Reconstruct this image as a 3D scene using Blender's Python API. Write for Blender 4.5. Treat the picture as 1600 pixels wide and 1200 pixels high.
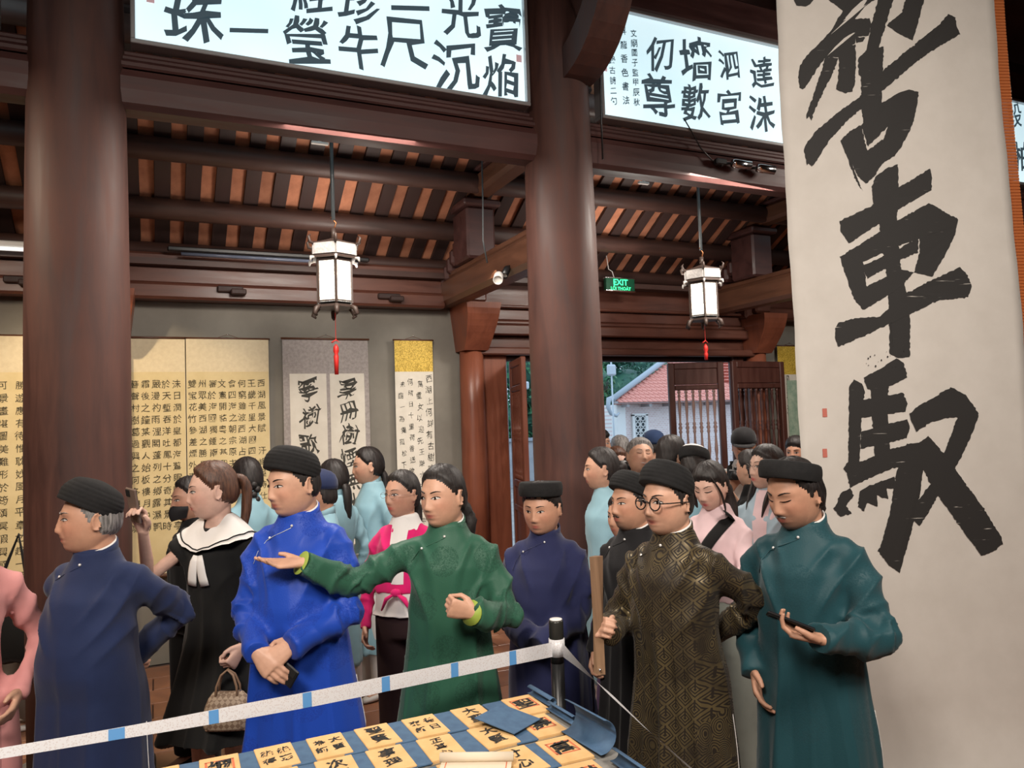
import bpy, math, random
import numpy as np
from mathutils import Vector, Matrix
from mathutils.bvhtree import BVHTree
for _o in list(bpy.data.objects): bpy.data.objects.remove(_o)
SC = bpy.context.scene
COL = SC.collection
PI = math.pi
R = math.radians
# ------------------------------------------------------------------ camera
FPX, YAW, PIT, ROLL = 1200., R(25), R(3), R(2)
EYE = np.array([0., 0., 1.8])
f0 = np.array([math.sin(YAW)*math.cos(PIT), math.cos(YAW)*math.cos(PIT), math.sin(PIT)])
r0 = np.array([math.cos(YAW), -math.sin(YAW), 0.]); u0 = np.cross(r0, f0)
RV = r0*math.cos(ROLL)-u0*math.sin(ROLL); UV = u0*math.cos(ROLL)+r0*math.sin(ROLL)
cam = bpy.data.cameras.new('camera'); cam.sensor_width = 36; cam.lens = 36*FPX/1600; cam.clip_end = 200; cam.clip_start = .05
co = bpy.data.objects.new('camera', cam); COL.objects.link(co)
m = Matrix.Identity(4)
for i in range(3):
    m[i][0] = RV[i]; m[i][1] = UV[i]; m[i][2] = -f0[i]; m[i][3] = EYE[i]
co.matrix_world = m
SC.camera = co
# ------------------------------------------------------------------ world, lights, exposure
SC.view_settings.view_transform = 'Standard'; SC.view_settings.look = 'None'
SC.view_settings.gamma = 1; SC.view_settings.use_curve_mapping = False
SC.view_settings.exposure = 0.30
w = bpy.data.worlds.new('world'); SC.world = w; w.use_nodes = True
w.node_tree.nodes['Background'].inputs[0].default_value = (.60, .80, 1, 1)
w.node_tree.nodes['Background'].inputs[1].default_value = 1.7
def light(kind, name, loc, aim, power, col, size=.5, spot=60, blend=.6, sy=None):
    l = bpy.data.lights.new(name, kind); l.energy = power; l.color = col
    if kind == 'AREA':
        l.size = size
        if sy: l.spread = R(sy)
    elif kind == 'SPOT': l.spot_size = R(spot); l.spot_blend = blend; l.shadow_soft_size = size
    else: l.shadow_soft_size = size
    o = bpy.data.objects.new(name, l); COL.objects.link(o); o.location = loc
    o.rotation_euler = (Vector(aim)-Vector(loc)).to_track_quat('-Z', 'Y').to_euler()
    return o
WARM = (1, .80, .60); NEUT = (1, .90, .80); COOL = (.80, .93, 1)
light('AREA', 'gallery_light', (-1.2, -.3, 4.0), (.7, 3.0, .9), 52, NEUT, 1.0, sy=100)
light('AREA', 'gallery_light', (2.0, -.8, 4.2), (2.3, 2.9, 1.2), 46, NEUT, 1.0, sy=115)
light('AREA', 'aisle_fill', (1.1, 4.3, 3.55), (1.1, 5.0, 0), 70, NEUT, .8)
light('AREA', 'aisle_fill', (4.1, 4.3, 3.55), (3.9, 5.0, 0), 70, NEUT, .8)
light('AREA', 'aisle_fill', (-1.9, 4.3, 3.55), (-1.6, 5.2, 0), 50, WARM, .8)
light('SPOT', 'scroll_spot', (-.9, 5.2, 3.1), (-.3, 6.8, 1.8), 75, (1, .78, .50), .04, 75, .8)
light('SPOT', 'scroll_spot', (2.42, 5.4, 3.0), (2.3, 6.8, 1.75), 30, (1, .84, .60), .04, 60, .8)
light('SPOT', 'beam_spot', (-.2, 5.2, 2.4), (-.1, 5.4, 4), 6, WARM, .04, 120, .8)
light('AREA', 'aisle_fill', (6.2, 3.0, 3.9), (4.6, 5.6, 1.2), 45, NEUT, .6)  # added fill over the doorway, no fixture there, brightens the crowd
light('AREA', 'roof_fill', (3.9, 5.6, 2.9), (3.9, 5.8, 4), 9, NEUT, .5)
light('AREA', 'roof_fill', (1.3, 5.6, 2.9), (1.3, 5.8, 4), 9, NEUT, .5)
# ------------------------------------------------------------------ materials
MATS = {}
def mat(name, col, rough=.5, metal=0, emit=0, ecol=None, sheen=0, spec=.5, alpha=1, coat=0, trans=0):
    if name in MATS: return MATS[name]
    m = bpy.data.materials.new(name); m.use_nodes = True
    b = m.node_tree.nodes['Principled BSDF']
    b.inputs['Base Color'].default_value = (*col, 1); b.inputs['Roughness'].default_value = rough
    b.inputs['Metallic'].default_value = metal; b.inputs['Specular IOR Level'].default_value = spec
    b.inputs['Sheen Weight'].default_value = sheen; b.inputs['Coat Weight'].default_value = coat
    b.inputs['Transmission Weight'].default_value = trans; b.inputs['Alpha'].default_value = alpha
    if emit:
        b.inputs['Emission Color'].default_value = (*(ecol or col), 1); b.inputs['Emission Strength'].default_value = emit
    m.diffuse_color = (*col, 1)
    MATS[name] = m
    return m
class NT:
    """tiny node helper"""
    def __init__(s, m): s.m = m; s.t = m.node_tree; s.b = s.t.nodes['Principled BSDF']
    def n(s, typ, **kw):
        nd = s.t.nodes.new(typ)
        for k, v in kw.items():
            if k in ('ins',):
                for kk, vv in v.items(): nd.inputs[kk].default_value = vv
            else: setattr(nd, k, v)
        return nd
    def l(s, a, b): s.t.links.new(a, b)
    def coord(s, scale=(1, 1, 1), rot=(0, 0, 0), kind='Object'):
        tc = s.n('ShaderNodeTexCoord'); mp = s.n('ShaderNodeMapping')
        mp.inputs['Scale'].default_value = scale; mp.inputs['Rotation'].default_value = rot
        s.l(tc.outputs[kind], mp.inputs[0]); return mp.outputs[0]
    def noise(s, vec, scale, detail=4, rough=.6, dist=0):
        nd = s.n('ShaderNodeTexNoise', ins={'Scale': scale, 'Detail': detail, 'Roughness': rough, 'Distortion': dist}); s.l(vec, nd.inputs['Vector']); return nd.outputs['Fac']
    def ramp(s, fac, stops):
        nd = s.n('ShaderNodeValToRGB'); e = nd.color_ramp.elements
        while len(e) < len(stops): e.new(.5)
        for q, (p, c) in zip(e, stops): q.position = p; q.color = (*c, 1)
        s.l(fac, nd.inputs[0]); return nd.outputs[0]
    def math(s, op, a, b=None, c=None):
        nd = s.n('ShaderNodeMath', operation=op)
        for i, x in enumerate((a, b, c)):
            if x is None: continue
            if isinstance(x, (int, float)): nd.inputs[i].default_value = x
            else: s.l(x, nd.inputs[i])
        return nd.outputs[0]
    def bump(s, h, strength=.3, dist=.01):
        nd = s.n('ShaderNodeBump', ins={'Strength': strength, 'Distance': dist}); s.l(h, nd.inputs['Height'])
        s.l(nd.outputs[0], s.b.inputs['Normal'])
    def mix(s, fac, a, b, typ='MIX'):
        nd = s.n('ShaderNodeMix', data_type='RGBA', blend_type=typ)
        if isinstance(fac, (int, float)): nd.inputs[0].default_value = fac
        else: s.l(fac, nd.inputs[0])
        for i, x in ((6, a), (7, b)):
            if isinstance(x, tuple): nd.inputs[i].default_value = (*x, 1)
            else: s.l(x, nd.inputs[i])
        return nd.outputs[2]
def wood(name, c1, c2, rough=.4, axis='Z', scale=5, bump=.15, coat=.0):
    if name in MATS: return MATS[name]
    m = mat(name, c1, rough, coat=coat); N = NT(m)
    st = {'X': (.12, 1, 1), 'Y': (1, .12, 1), 'Z': (1, 1, .12)}[axis]
    v = N.coord(st); a = N.noise(v, scale*3, 6, .65, .6); g = N.noise(v, scale*18, 3, .7)
    v2 = N.coord((1, 1, 1)); blot = N.noise(v2, 1.6, 3)
    f = N.math('ADD', N.math('MULTIPLY', a, .7), N.math('MULTIPLY', blot, .45))
    N.l(N.ramp(f, [(.38, c1), (.72, c2)]), N.b.inputs['Base Color'])
    N.l(N.ramp(a, [(.3, (rough-.08,)*3), (.7, (rough+.14,)*3)]), N.b.inputs['Roughness'])
    N.bump(N.math('ADD', a, N.math('MULTIPLY', g, .5)), bump, .004)
    return m
W_PIL = wood('pillar_wood', (.040, .017, .015), (.100, .038, .027), .60, 'Z', 4, .10, 0)
W_BEAM = wood('beam_wood', (.038, .015, .014), (.085, .032, .028), .48, 'X', 4)
W_BEAMY = wood('cross_beam_wood', (.07, .030, .018), (.16, .066, .036), .42, 'Y', 4)
W_RAF = wood('rafter_wood', (.020, .011, .010), (.045, .021, .018), .6, 'Y', 5)
W_PURL = wood('purlin_wood', (.034, .018, .015), (.080, .036, .028), .5, 'X', 4)
W_LINT = wood('lintel_wood', (.070, .025, .018), (.15, .055, .036), .36, 'X', 4)
W_COL = wood('outer_column_wood', (.15, .045, .026), (.27, .085, .045), .36, 'Z', 4)
W_DOOR = wood('door_wood', (.10, .030, .020), (.19, .060, .034), .38, 'Z', 4)
W_DOORD = wood('dark_door_wood', (.045, .016, .013), (.10, .036, .026), .38, 'Z', 4)
W_BAL = wood('baluster_wood', (.20, .12, .10), (.36, .23, .20), .35, 'Z', 6)
INK = mat('ink', (.012, .012, .012), .75)
INKG = mat('grey_ink', (.05, .048, .04), .8)
BLACK = mat('black_plastic', (.012, .012, .013), .35)
METAL = mat('polished_metal', (.7, .7, .72), .15, 1)
WHITE = mat('white_enamel', (.75, .73, .70), .4)
RED = mat('red_silk', (.55, .02, .015), .5)
def noisy(name, c1, c2, scale, rough=.8, bump=.1, detail=4, st=(1, 1, 1), sheen=0):
    if name in MATS: return MATS[name]
    m = mat(name, c1, rough, sheen=sheen); N = NT(m); v = N.coord(st); a = N.noise(v, scale, detail)
    N.l(N.ramp(a, [(.35, c1), (.65, c2)]), N.b.inputs['Base Color']); N.bump(a, bump, .003); return m
PLASTER = noisy('grey_plaster', (.20, .185, .16), (.235, .22, .19), 3, .9, .15)
def terracotta():
    m = mat('roof_tile_clay', (.4, .14, .07), .85); N = NT(m); v = N.coord()
    a = N.noise(v, 9, 5); oi = N.n('ShaderNodeObjectInfo').outputs['Random']
    c = N.ramp(a, [(.3, (.40, .155, .085)), (.7, (.60, .25, .14))])
    k = N.ramp(oi, [(0, (.62,)*3), (1, (1.1,)*3)])
    N.l(N.mix(1., c, k, 'MULTIPLY'), N.b.inputs['Base Color']); N.bump(a, .2, .004); return m
CLAY = terracotta()
def floor_mat():
    m = mat('floor_brick', (.3, .13, .07), .38); N = NT(m); v = N.coord(kind='Generated')
    tc = N.n('ShaderNodeTexCoord'); geo = N.n('ShaderNodeNewGeometry')
    a = N.noise(geo.outputs['Position'], 2.2, 6, .65, .5); oi = N.n('ShaderNodeObjectInfo').outputs['Random']
    c = N.ramp(a, [(.3, (.13, .055, .035)), (.55, (.27, .12, .065)), (.75, (.40, .21, .12))])
    k = N.ramp(oi, [(0, (.7,)*3), (1, (1.15,)*3)])
    N.l(N.mix(1., c, k, 'MULTIPLY'), N.b.inputs['Base Color'])
    N.l(N.ramp(a, [(.3, (.25,)*3), (.7, (.55,)*3)]), N.b.inputs['Roughness']); N.bump(a, .12, .004); return m
BRICKF = floor_mat()
GROUT = mat('grout', (.07, .04, .03), .9)
# ------------------------------------------------------------------ mesh builder
class MB:
    def __init__(s): s.v = []; s.f = []; s.n = 0; s.mi = []
    def add(s, v, f, mi=0):
        v = np.asarray(v, float).reshape(-1, 3); s.v.append(v)
        s.f += [tuple(i+s.n for i in q) for q in f]; s.mi += [mi]*len(f); s.n += len(v); return s
    def V(s): return np.concatenate(s.v) if s.v else np.zeros((0, 3))
    def xf(s, M):
        M = np.array(M); V = s.V(); s.v = [V@M[:3, :3].T+M[:3, 3]]; return s
    def box(s, c, d, rz=0, bev=0, mi=0, rx=0):
        x, y, z = [q/2 for q in d]
        if bev:
            b = min(bev, x*.9, y*.9, z*.9); vs = []
            for sz in (-1, 1):
                for (k, zz) in ((1, z-b), (0, z)) if sz > 0 else ((0, z), (1, z-b)):
                    o = 0 if k else b
                    for (px, py) in ((x-o, y-o-(b if k else 0)), (x-o-(b if k else 0), y-o)):
                        pass
            # chamfered box: 24 vertices
            vs = []; 
            for sx in (-1, 1):
                for sy in (-1, 1):
                    for sz in (-1, 1):
                        vs += [(sx*x, sy*(y-b), sz*(z-b)), (sx*(x-b), sy*y, sz*(z-b)), (sx*(x-b), sy*(y-b), sz*z)]
            ix = lambda sx, sy, sz, k: ((sx > 0)*4+(sy > 0)*2+(sz > 0))*3+k
            fs = []
            def fx(q, flip): fs.append(tuple(q[::-1]) if flip else tuple(q))
            for a in (-1, 1):
                fx([ix(a, -1, -1, 0), ix(a, 1, -1, 0), ix(a, 1, 1, 0), ix(a, -1, 1, 0)], a < 0)
                fx([ix(-1, a, -1, 1), ix(-1, a, 1, 1), ix(1, a, 1, 1), ix(1, a, -1, 1)], a < 0)
                fx([ix(-1, -1, a, 2), ix(1, -1, a, 2), ix(1, 1, a, 2), ix(-1, 1, a, 2)], a < 0)
            for a in (-1, 1):
                for c_ in (-1, 1):
                    fx([ix(a, c_, -1, 0), ix(a, c_, -1, 1), ix(a, c_, 1, 1), ix(a, c_, 1, 0)], a*c_ < 0)
                    fx([ix(-1, a, c_, 1), ix(-1, a, c_, 2), ix(1, a, c_, 2), ix(1, a, c_, 1)], a*c_ < 0)
                    fx([ix(a, -1, c_, 2), ix(a, -1, c_, 0), ix(a, 1, c_, 0), ix(a, 1, c_, 2)], a*c_ < 0)
            for a in (-1, 1):
                for b_ in (-1, 1):
                    for c_ in (-1, 1): fx([ix(a, b_, c_, 0), ix(a, b_, c_, 1), ix(a, b_, c_, 2)], a*b_*c_ < 0)
            v = np.array(vs)
        else:
            v = np.array([(a*x, b_*y, c_*z) for a in (-1, 1) for b_ in (-1, 1) for c_ in (-1, 1)])
            fs = [(0, 1, 3, 2), (4, 6, 7, 5), (0, 4, 5, 1), (2, 3, 7, 6), (0, 2, 6, 4), (1, 5, 7, 3)]
        if rx:
            cs, sn = math.cos(rx), math.sin(rx); v = v@np.array([[1, 0, 0], [0, cs, sn], [0, -sn, cs]])
        if rz:
            cs, sn = math.cos(rz), math.sin(rz); v = v@np.array([[cs, sn, 0], [-sn, cs, 0], [0, 0, 1]])
        return s.add(v+np.array(c), fs, mi)
    def loft(s, rings, cap=True, closed=False, mi=0):
        rings = [np.asarray(r, float) for r in rings]; n = len(rings[0]); k = len(rings); fs = []
        for i in range(k if closed else k-1):
            for j in range(n):
                a = i*n+j; b = i*n+(j+1) % n; i2 = (i+1) % k
                fs.append((a, b, i2*n+(j+1) % n, i2*n+j))
        if cap and not closed: fs.append(tuple(range(n-1, -1, -1))); fs.append(tuple((k-1)*n+j for j in range(n)))
        return s.add(np.concatenate(rings), fs, mi)
    def tube(s, pts, rad, n=8, cap=True, flat=1., up=None, mi=0):
        P = np.asarray(pts, float); k = len(P); rad = np.broadcast_to(np.asarray(rad, float), (k,))
        T = np.gradient(P, axis=0); T /= np.linalg.norm(T, axis=1)[:, None]+1e-12
        u = np.array(up if up is not None else ((0, 0, 1.) if abs(T[0][2]) < .9 else (1., 0, 0))); rings = []
        for i in range(k):
            a = np.cross(T[i], u); a /= np.linalg.norm(a)+1e-12; b = np.cross(a, T[i])
            if up is None: u = b
            th = np.arange(n)*2*PI/n
            rings.append(P[i]+rad[i]*(np.cos(th)[:, None]*a+np.sin(th)[:, None]*b*flat))
        return s.loft(rings, cap, mi=mi)
    def sphere(s, c, r, nu=12, nv=8, mi=0):
        r = np.broadcast_to(np.asarray(r, float), (3,)); th = np.arange(nu)*2*PI/nu; rings = []
        for j in range(1, nv):
            ph = PI*j/nv
            rings.append(np.stack([np.cos(th)*math.sin(ph), -np.sin(th)*math.sin(ph), np.full(nu, math.cos(ph))], 1)*r+np.array(c))
        n0 = s.n; s.loft(rings, False, mi=mi); base = s.n
        s.add([np.array(c)+(0, 0, r[2]), np.array(c)-(0, 0, r[2])], [])
        for j in range(nu):
            s.f.append((n0+j, base, n0+(j+1) % nu)); s.f.append((n0+(nv-2)*nu+j, n0+(nv-2)*nu+(j+1) % nu, base+1)); s.mi += [mi, mi]
        return s
    def lathe(s, prof, c=(0, 0, 0), n=24, cap=True, sx=1, sy=1, mi=0):
        th = np.arange(n)*2*PI/n
        return s.loft([np.stack([r*np.cos(th)*sx, r*np.sin(th)*sy, np.full(n, z)], 1)+np.array(c) for r, z in prof], cap, mi=mi)
    def mesh(s, smooth=False):
        me = bpy.data.meshes.new('m'); V = s.V()
        me.from_pydata(V.tolist(), [], s.f)
        if any(s.mi): me.polygons.foreach_set('material_index', s.mi)
        if smooth: me.polygons.foreach_set('use_smooth', [True]*len(me.polygons))
        me.update(); return me
    def obj(s, name, m, parent=None, smooth=False, fix=True):
        me = s.mesh(smooth)
        if fix:
            import bmesh
            b = bmesh.new(); b.from_mesh(me); bmesh.ops.recalc_face_normals(b, faces=b.faces); b.to_mesh(me); b.free()
        for q in (m if isinstance(m, (list, tuple)) else [m]): me.materials.append(q)
        me.name = name
        return link(name, me, parent)
def link(name, me, parent=None):
    o = bpy.data.objects.new(name, me); COL.objects.link(o)
    if parent is not None: o.parent = parent
    return o
def tag(o, label=None, cat=None, group=None, kind=None):
    if label: o['label'] = label
    if cat: o['category'] = cat
    if group: o['group'] = group
    if kind: o['kind'] = kind
    return o
def empty(name, loc=(0, 0, 0), rz=0):
    o = bpy.data.objects.new(name, None); COL.objects.link(o); o.location = loc; o.rotation_euler = (0, 0, rz); o.empty_display_size = .1
    return o
def shift(mb, loc):
    V = mb.V()-np.array(loc); mb.v = [V]; return mb
def ray(px, py): return f0+RV*(px-800)/FPX+UV*(600-py)/FPX
def at_y(px, py, Y): r = ray(px, py); return EYE+r*Y/r[1]
def at_d(px, py, D): return EYE+ray(px, py)*D
# ------------------------------------------------------------------ room shell
BAYX = [-6.2, -3.28, -.36, 2.56, 5.48, 8.4, 11.3]
WY = 6.8
fl = MB().box((2.5, 1.7, -.06), (18, 10.4, .1)).obj('floor', GROUT); tag(fl, kind='structure')
T = .3; tiles = []
for i in range(-18, 34):
    for j in range(-8, 23):
        x = .12+i*T+(T/2 if j % 2 else 0); y = .3+j*T
        if 11.4 > x > -6.3 and y < 6.85: tiles.append((math.hypot(x-1.9, (y-5.2)*.85), x, y))
tiles.sort(); tm = MB().box((0, 0, 0), (T-.008, T-.008, .03), bev=.004).obj('tile', BRICKF, fl); me0 = tm.data
rnd = random.Random(3)
for k, (d, x, y) in enumerate(tiles[:290]):
    o = tm if k == 0 else link('tile', me0, fl)
    o.location = (x, y, -.014+rnd.uniform(-.0015, .0015)); o.rotation_euler = (rnd.uniform(-.004, .004), rnd.uniform(-.004, .004), 0)
far = MB()
for d, x, y in tiles[290:]: far.box((x, y, -.014), (T-.008, T-.008, .03))
o = far.obj('tile', BRICKF, fl); o['kind'] = 'stuff'
# back (street side) wall, with the doorway bay open between X 2.83 and 5.6
DX0, DX1 = 2.84, 6.05
wb = MB()
wb.box((-1.80, WY+.09, 1.55), (9.04, .14, 3.1)); wb.box((8.73, WY+.09, 1.55), (5.36, .14, 3.1))
tag(wb.obj('wall_back', PLASTER), kind='structure')
DARKWALL = noisy('dark_panel_wood', (.05, .022, .018), (.085, .035, .026), 3, .6)
tag(MB().box((-6.35, 2, 2.3), (.15, 10, 4.8)).obj('wall_left', DARKWALL), kind='structure')
tag(MB().box((11.4, 2, 2.3), (.15, 10, 4.8)).obj('wall_right', DARKWALL), kind='structure')
tag(MB().box((2.5, -3.4, 2.3), (18, .15, 4.8)).obj('wall_front', DARKWALL), kind='structure')
# ---- ceiling: rafters, purlins, clay tiles
SL = math.atan(.577)
def roofz(y): return 3.34+.577*(WY-y)      # underside of the tiles
ceil = empty('ceiling'); tag(ceil, kind='structure')
yc = 5.7; Lr = 3.4
# rafters
rm = MB().box((0, 0, 0), (.112, Lr, .05)).obj('rafter', W_RAF, ceil)
xs = []
x = -2.9
while x < 8.6: xs.append(x); x += .212
first = True
y0r, y1r = 4.98, 7.6; ym = (y0r+y1r)/2; Lr = (y1r-y0r)/math.cos(SL)
rm.data = MB().box((0, 0, 0), (.108, Lr, .03)).mesh(); rm.data.materials.append(W_RAF)
for x in xs:
    o = rm if first else link('rafter', rm.data, ceil); first = False
    o.location = (x, ym, roofz(ym)-.016); o.rotation_euler = (-SL, 0, 0)
# clay tiles between rafters: three courses visible per strip
first = True; tl = MB().box((0, 0, 0), (.10, .62, .02)).obj('roof_tile', CLAY, ceil)
cnt = 0
for x in xs[:-1]:
    for k in range(5):
        y = 5.25+k*.50
        if cnt >= 296: break
        o = tl if first else link('roof_tile', tl.data, ceil); first = False; cnt += 1
        o.location = (x+.106, y, roofz(y)+.012+rnd.uniform(-.003, .003)); o.rotation_euler = (-SL-.02, 0, rnd.uniform(-.01, .01))
# roof skin above everything (keeps the sky out)
rk = MB(); Lk = 9.6/math.cos(SL)
prof = [(7.7, roofz(7.7)+.06), (4.97, roofz(4.97)+.06), (4.93, 5.45), (1.2, 6.9), (-3.5, 4.6)]
prof2 = [(y, z+.08) for y, z in prof]; vs = [(x, y, z) for x in (-6.45, 11.5) for y, z in prof+prof2[::-1]]; n_ = len(prof)*2
rk.add(vs, [tuple(range(n_)), tuple(range(2*n_-1, n_-1, -1))]+[(k, n_+k, n_+(k+1) % n_, (k+1) % n_) for k in range(n_)])
for sx in (-6.42, 11.47): rk.add([(sx, 7.0, 3), (sx, 7.0, roofz(7)+.06), (sx, 4.97, roofz(4.97)+.06), (sx, 4.93, 5.5), (sx, 1.2, 6.9), (sx, -3.5, 4.6), (sx, -3.5, 3)], [(0, 1, 2, 3, 4, 5, 6)])
rk.obj('roof_deck', DARKWALL, ceil)
for (y, r) in ((5.02, .085), (5.33, .085), (5.80, .082), (6.30, .082), (6.72, .07), (7.1, .07)):
    mb = MB(); zt = roofz(y)-.03-r*.95
    mb.tube([(-6.2, y, zt), (11.2, y, zt)], r, 14); mb.obj('purlin', W_PURL, ceil, True)
for (y, z) in ((6.66, 3.18),):
    MB().box((2.5, y, z), (17, .16, .05)).obj('ledge_strip', W_PURL, ceil)
# infill above the wall plate
MB().box((2.5, WY+.12, 3.35), (17.6, .1, .55)).obj('gable_board', W_RAF, ceil)
# ------------------------------------------------------------------ wall plate beam above the plaster
wp = MB()
wp.box((-1.6, 6.70, 2.955), (8.1, .16, .13), bev=.02); wp.box((-1.6, 6.73, 3.09), (8.1, .12, .13), bev=.01); wp.box((-1.6, 6.68, 3.21), (8.1, .18, .09), bev=.02)
tag(wp.obj('trim_1', W_LINT), kind='structure')
wp = MB()
wp.box((8.6, 6.70, 2.955), (5.2, .16, .13), bev=.02); wp.box((8.6, 6.73, 3.09), (5.2, .12, .13), bev=.01); wp.box((8.6, 6.68, 3.21), (5.2, .18, .09), bev=.02)
tag(wp.obj('trim_2', W_LINT), kind='structure')
for x, nm in ((1.55, 'middle bay'), (.55, 'middle bay near the left pillar'), (-1.2, 'left bay')):
    pass
lab = ['small dark wooden peg block on the wall beam right of the lantern', 'small dark wooden peg block on the wall beam between left pillar and lantern', 'small dark wooden peg block on the wall beam at the left edge']
for (px, py), lb in zip(((608, 463), (360, 452), (30, 437)), lab):
    p = at_y(px, py, 6.60)
    mb = MB(); mb.box((0, .02, 0), (.20, .08, .05), bev=.008); mb.box((.06, -.02, -.025), (.12, .09, .045), bev=.008)
    o = mb.obj('peg_block', W_RAF); o.location = p; tag(o, lb, 'wooden block')
# ------------------------------------------------------------------ pillars
def pillar(x, lb):
    t = empty('pillar', (x, 4.6, 0))
    n = 40; prof = [(.235, .16), (.243, .8), (.248, 1.6), (.247, 2.4), (.240, 3.2), (.226, 4.2), (.215, 5.0)]
    MB().lathe(prof, n=n).obj('shaft', W_PIL, t, True)
    MB().lathe([(.34, 0), (.35, .04), (.35, .1), (.30, .15), (.26, .162)], n=n).obj('stone_base', noisy('grey_stone', (.2, .19, .18), (.32, .3, .28), 20), t, True)
    tag(t, lb, 'pillar')
pillar(-.36, 'thick round dark-brown wooden pillar behind the man in the navy robe at far left')
pillar(2.56, 'thick round reddish-brown pillar in the middle, between the two lit panels')
pillar(5.48, 'round pillar hidden behind the tall hanging calligraphy banner')
pillar(-3.28, 'round pillar outside the left edge of the picture')
# outer columns with capital bracket
def ocol(x, lb):
    t = empty('outer_column', (x, 6.72, 0))
    MB().lathe([(.118, .1), (.122, 1.2), (.118, 2.0), (.112, 2.56)], n=28).obj('shaft', W_COL, t, True)
    MB().lathe([(.17, 0), (.17, .1)], n=28).obj('stone_base', MATS['grey_stone'], t, True)
    mb = MB()   # curved corbel facing the room
    rings = []
    for k in range(9):
        q = k/8; z = 2.50+.42*q; d = .13+.22*math.sin(q*PI/2)**1.0; wdt = .12+.05*q
        rings.append([(-wdt, .1, z), (wdt, .1, z), (wdt, -d, z), (-wdt, -d, z)])
    mb.loft(rings); mb.obj('corbel', W_COL, t)
    MB().box((0, -.02, 3.26), (.22, .3, .62), bev=.02).obj('post_block', W_LINT, t)
    tag(t, lb, 'column')
ocol(2.72, 'slim orange-brown wooden column at the left side of the doorway')
ocol(6.2, 'slim wooden column at the right side of the doorway behind the open dark shutter')
ocol(-.30, 'slim column behind the left pillar')
# cross beams between pillar line and outer columns
def crossbeam(x, lb):
    t = empty('cross_beam', (x, 5.7, 2.95))
    mb = MB(); mb.box((0, -.0, .09), (.20, 2.25, .24), bev=.035); mb.obj('tie', W_BEAMY, t)
    mb = MB(); mb.box((0, -.05, .235), (.14, 2.0, .05), bev=.01); mb.obj('cap_board', W_BEAMY, t)
    # bracket block stack
    mb = MB(); mb.box((0, .38, .48), (.26, .34, .44), bev=.02); mb.obj('bracket_block', W_BEAM, t)
    mb = MB(); mb.box((0, .38, .73), (.34, .44, .06), bev=.015); mb.obj('bracket_cap', W_BEAM, t)
    mb = MB(); mb.box((0, -.30, .86), (.18, 1.75, .17), bev=.03); mb.obj('upper_tie', W_BEAMY, t)
    mb = MB(); mb.box((0, -.30, .955), (.24, 1.6, .03), bev=.008); mb.obj('upper_cap_board', W_BEAM, t)
    mb = MB()   # stepped carved ends
    for k in range(5): mb.box((0, .62+k*.09, .42-k*.055), (.20, .10, .16), bev=.03)
    mb.obj('carved_end', W_BEAM, t)
    mb = MB(); mb.box((0, -.62, 1.16), (.24, .28, .36), bev=.02); mb.obj('bracket_block', W_BEAM, t)
    tag(t, lb, 'beam')
crossbeam(2.52, 'brown cross beam with stacked bracket blocks running from middle pillar to door column')
crossbeam(-.36, 'cross beam with bracket blocks behind the left pillar')
crossbeam(5.62, 'dark carved cross beam right of the right-hand lantern, above the open shutters')
crossbeam(-3.28, 'cross beam past the left edge of the picture')
# tie beams on the pillar line carrying the light panels
def tiebeam(x0, x1, lb):
    t = empty('tie_beam', ((x0+x1)/2, 4.6, 3.572)); L = x1-x0-.40
    prof = [(-.06, 0), (.06, 0), (.085, .03), (.10, .10), (.10, .17), (.075, .215), (-.075, .215), (-.10, .17), (-.10, .10), (-.085, .03)]
    MB().loft([[(-L/2, y, z) for y, z in prof], [(L/2, y, z) for y, z in prof]]).obj('beam', W_BEAM, t, False)
    MB().box((0, 0, .245), (L, .17, .04), bev=.01).obj('moulding', W_BEAM, t)
    MB().box((0, 0, .285), (L, .13, .035), bev=.01).obj('moulding', W_BEAM, t)
    MB().box((0, .02, .325), (L, .10, .035), bev=.01).obj('moulding', W_BEAM, t)
    tag(t, lb, 'beam')
tiebeam(-3.28, -.36, 'moulded tie beam left of the left pillar under a lit panel')
tiebeam(-.36, 2.56, 'moulded tie beam under the long lit panel between the two pillars')
tiebeam(2.56, 5.48, 'moulded tie beam right of the middle pillar with two chrome spotlights on it')
tiebeam(5.48, 8.4, 'moulded tie beam right of the hanging banner')
# upper beams above the panels + curved bracket at the middle pillar
for (x0, x1, lb) in ((-3.28, -.36, 'upper beam above the lit panel at the left edge'), (-.36, 2.56, 'upper beam above the long lit panel'), (2.56, 5.48, 'upper beam above the lit panel right of the middle pillar'), (5.48, 8.4, 'upper beam above the lit panel right of the banner')):
    mb = MB().box(((x0+x1)/2, 4.62, 4.93), (x1-x0-.4, .2, .30), bev=.03); tag(mb.obj('upper_beam', W_BEAM), lb, 'beam')
def bracket(x, lb):
    rings = []
    for k in range(11):
        q = k/10; a = q*PI/2; y = 4.42-.62*math.sin(a)*1.0; z = 4.12+.70*(1-math.cos(a)); h = .17+.10*q
        rings.append([(x-.12, y, z-.02), (x+.12, y, z-.02), (x+.12, y+.06, z+h), (x-.12, y+.06, z+h)])
    o = MB().loft(rings).obj('curved_bracket', W_PIL, None, False); tag(o, lb, 'bracket')
bracket(2.62, 'curved wooden bracket arm springing from the middle pillar above the lit panels')
bracket(5.6, 'curved wooden bracket arm behind the hanging banner')
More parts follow.
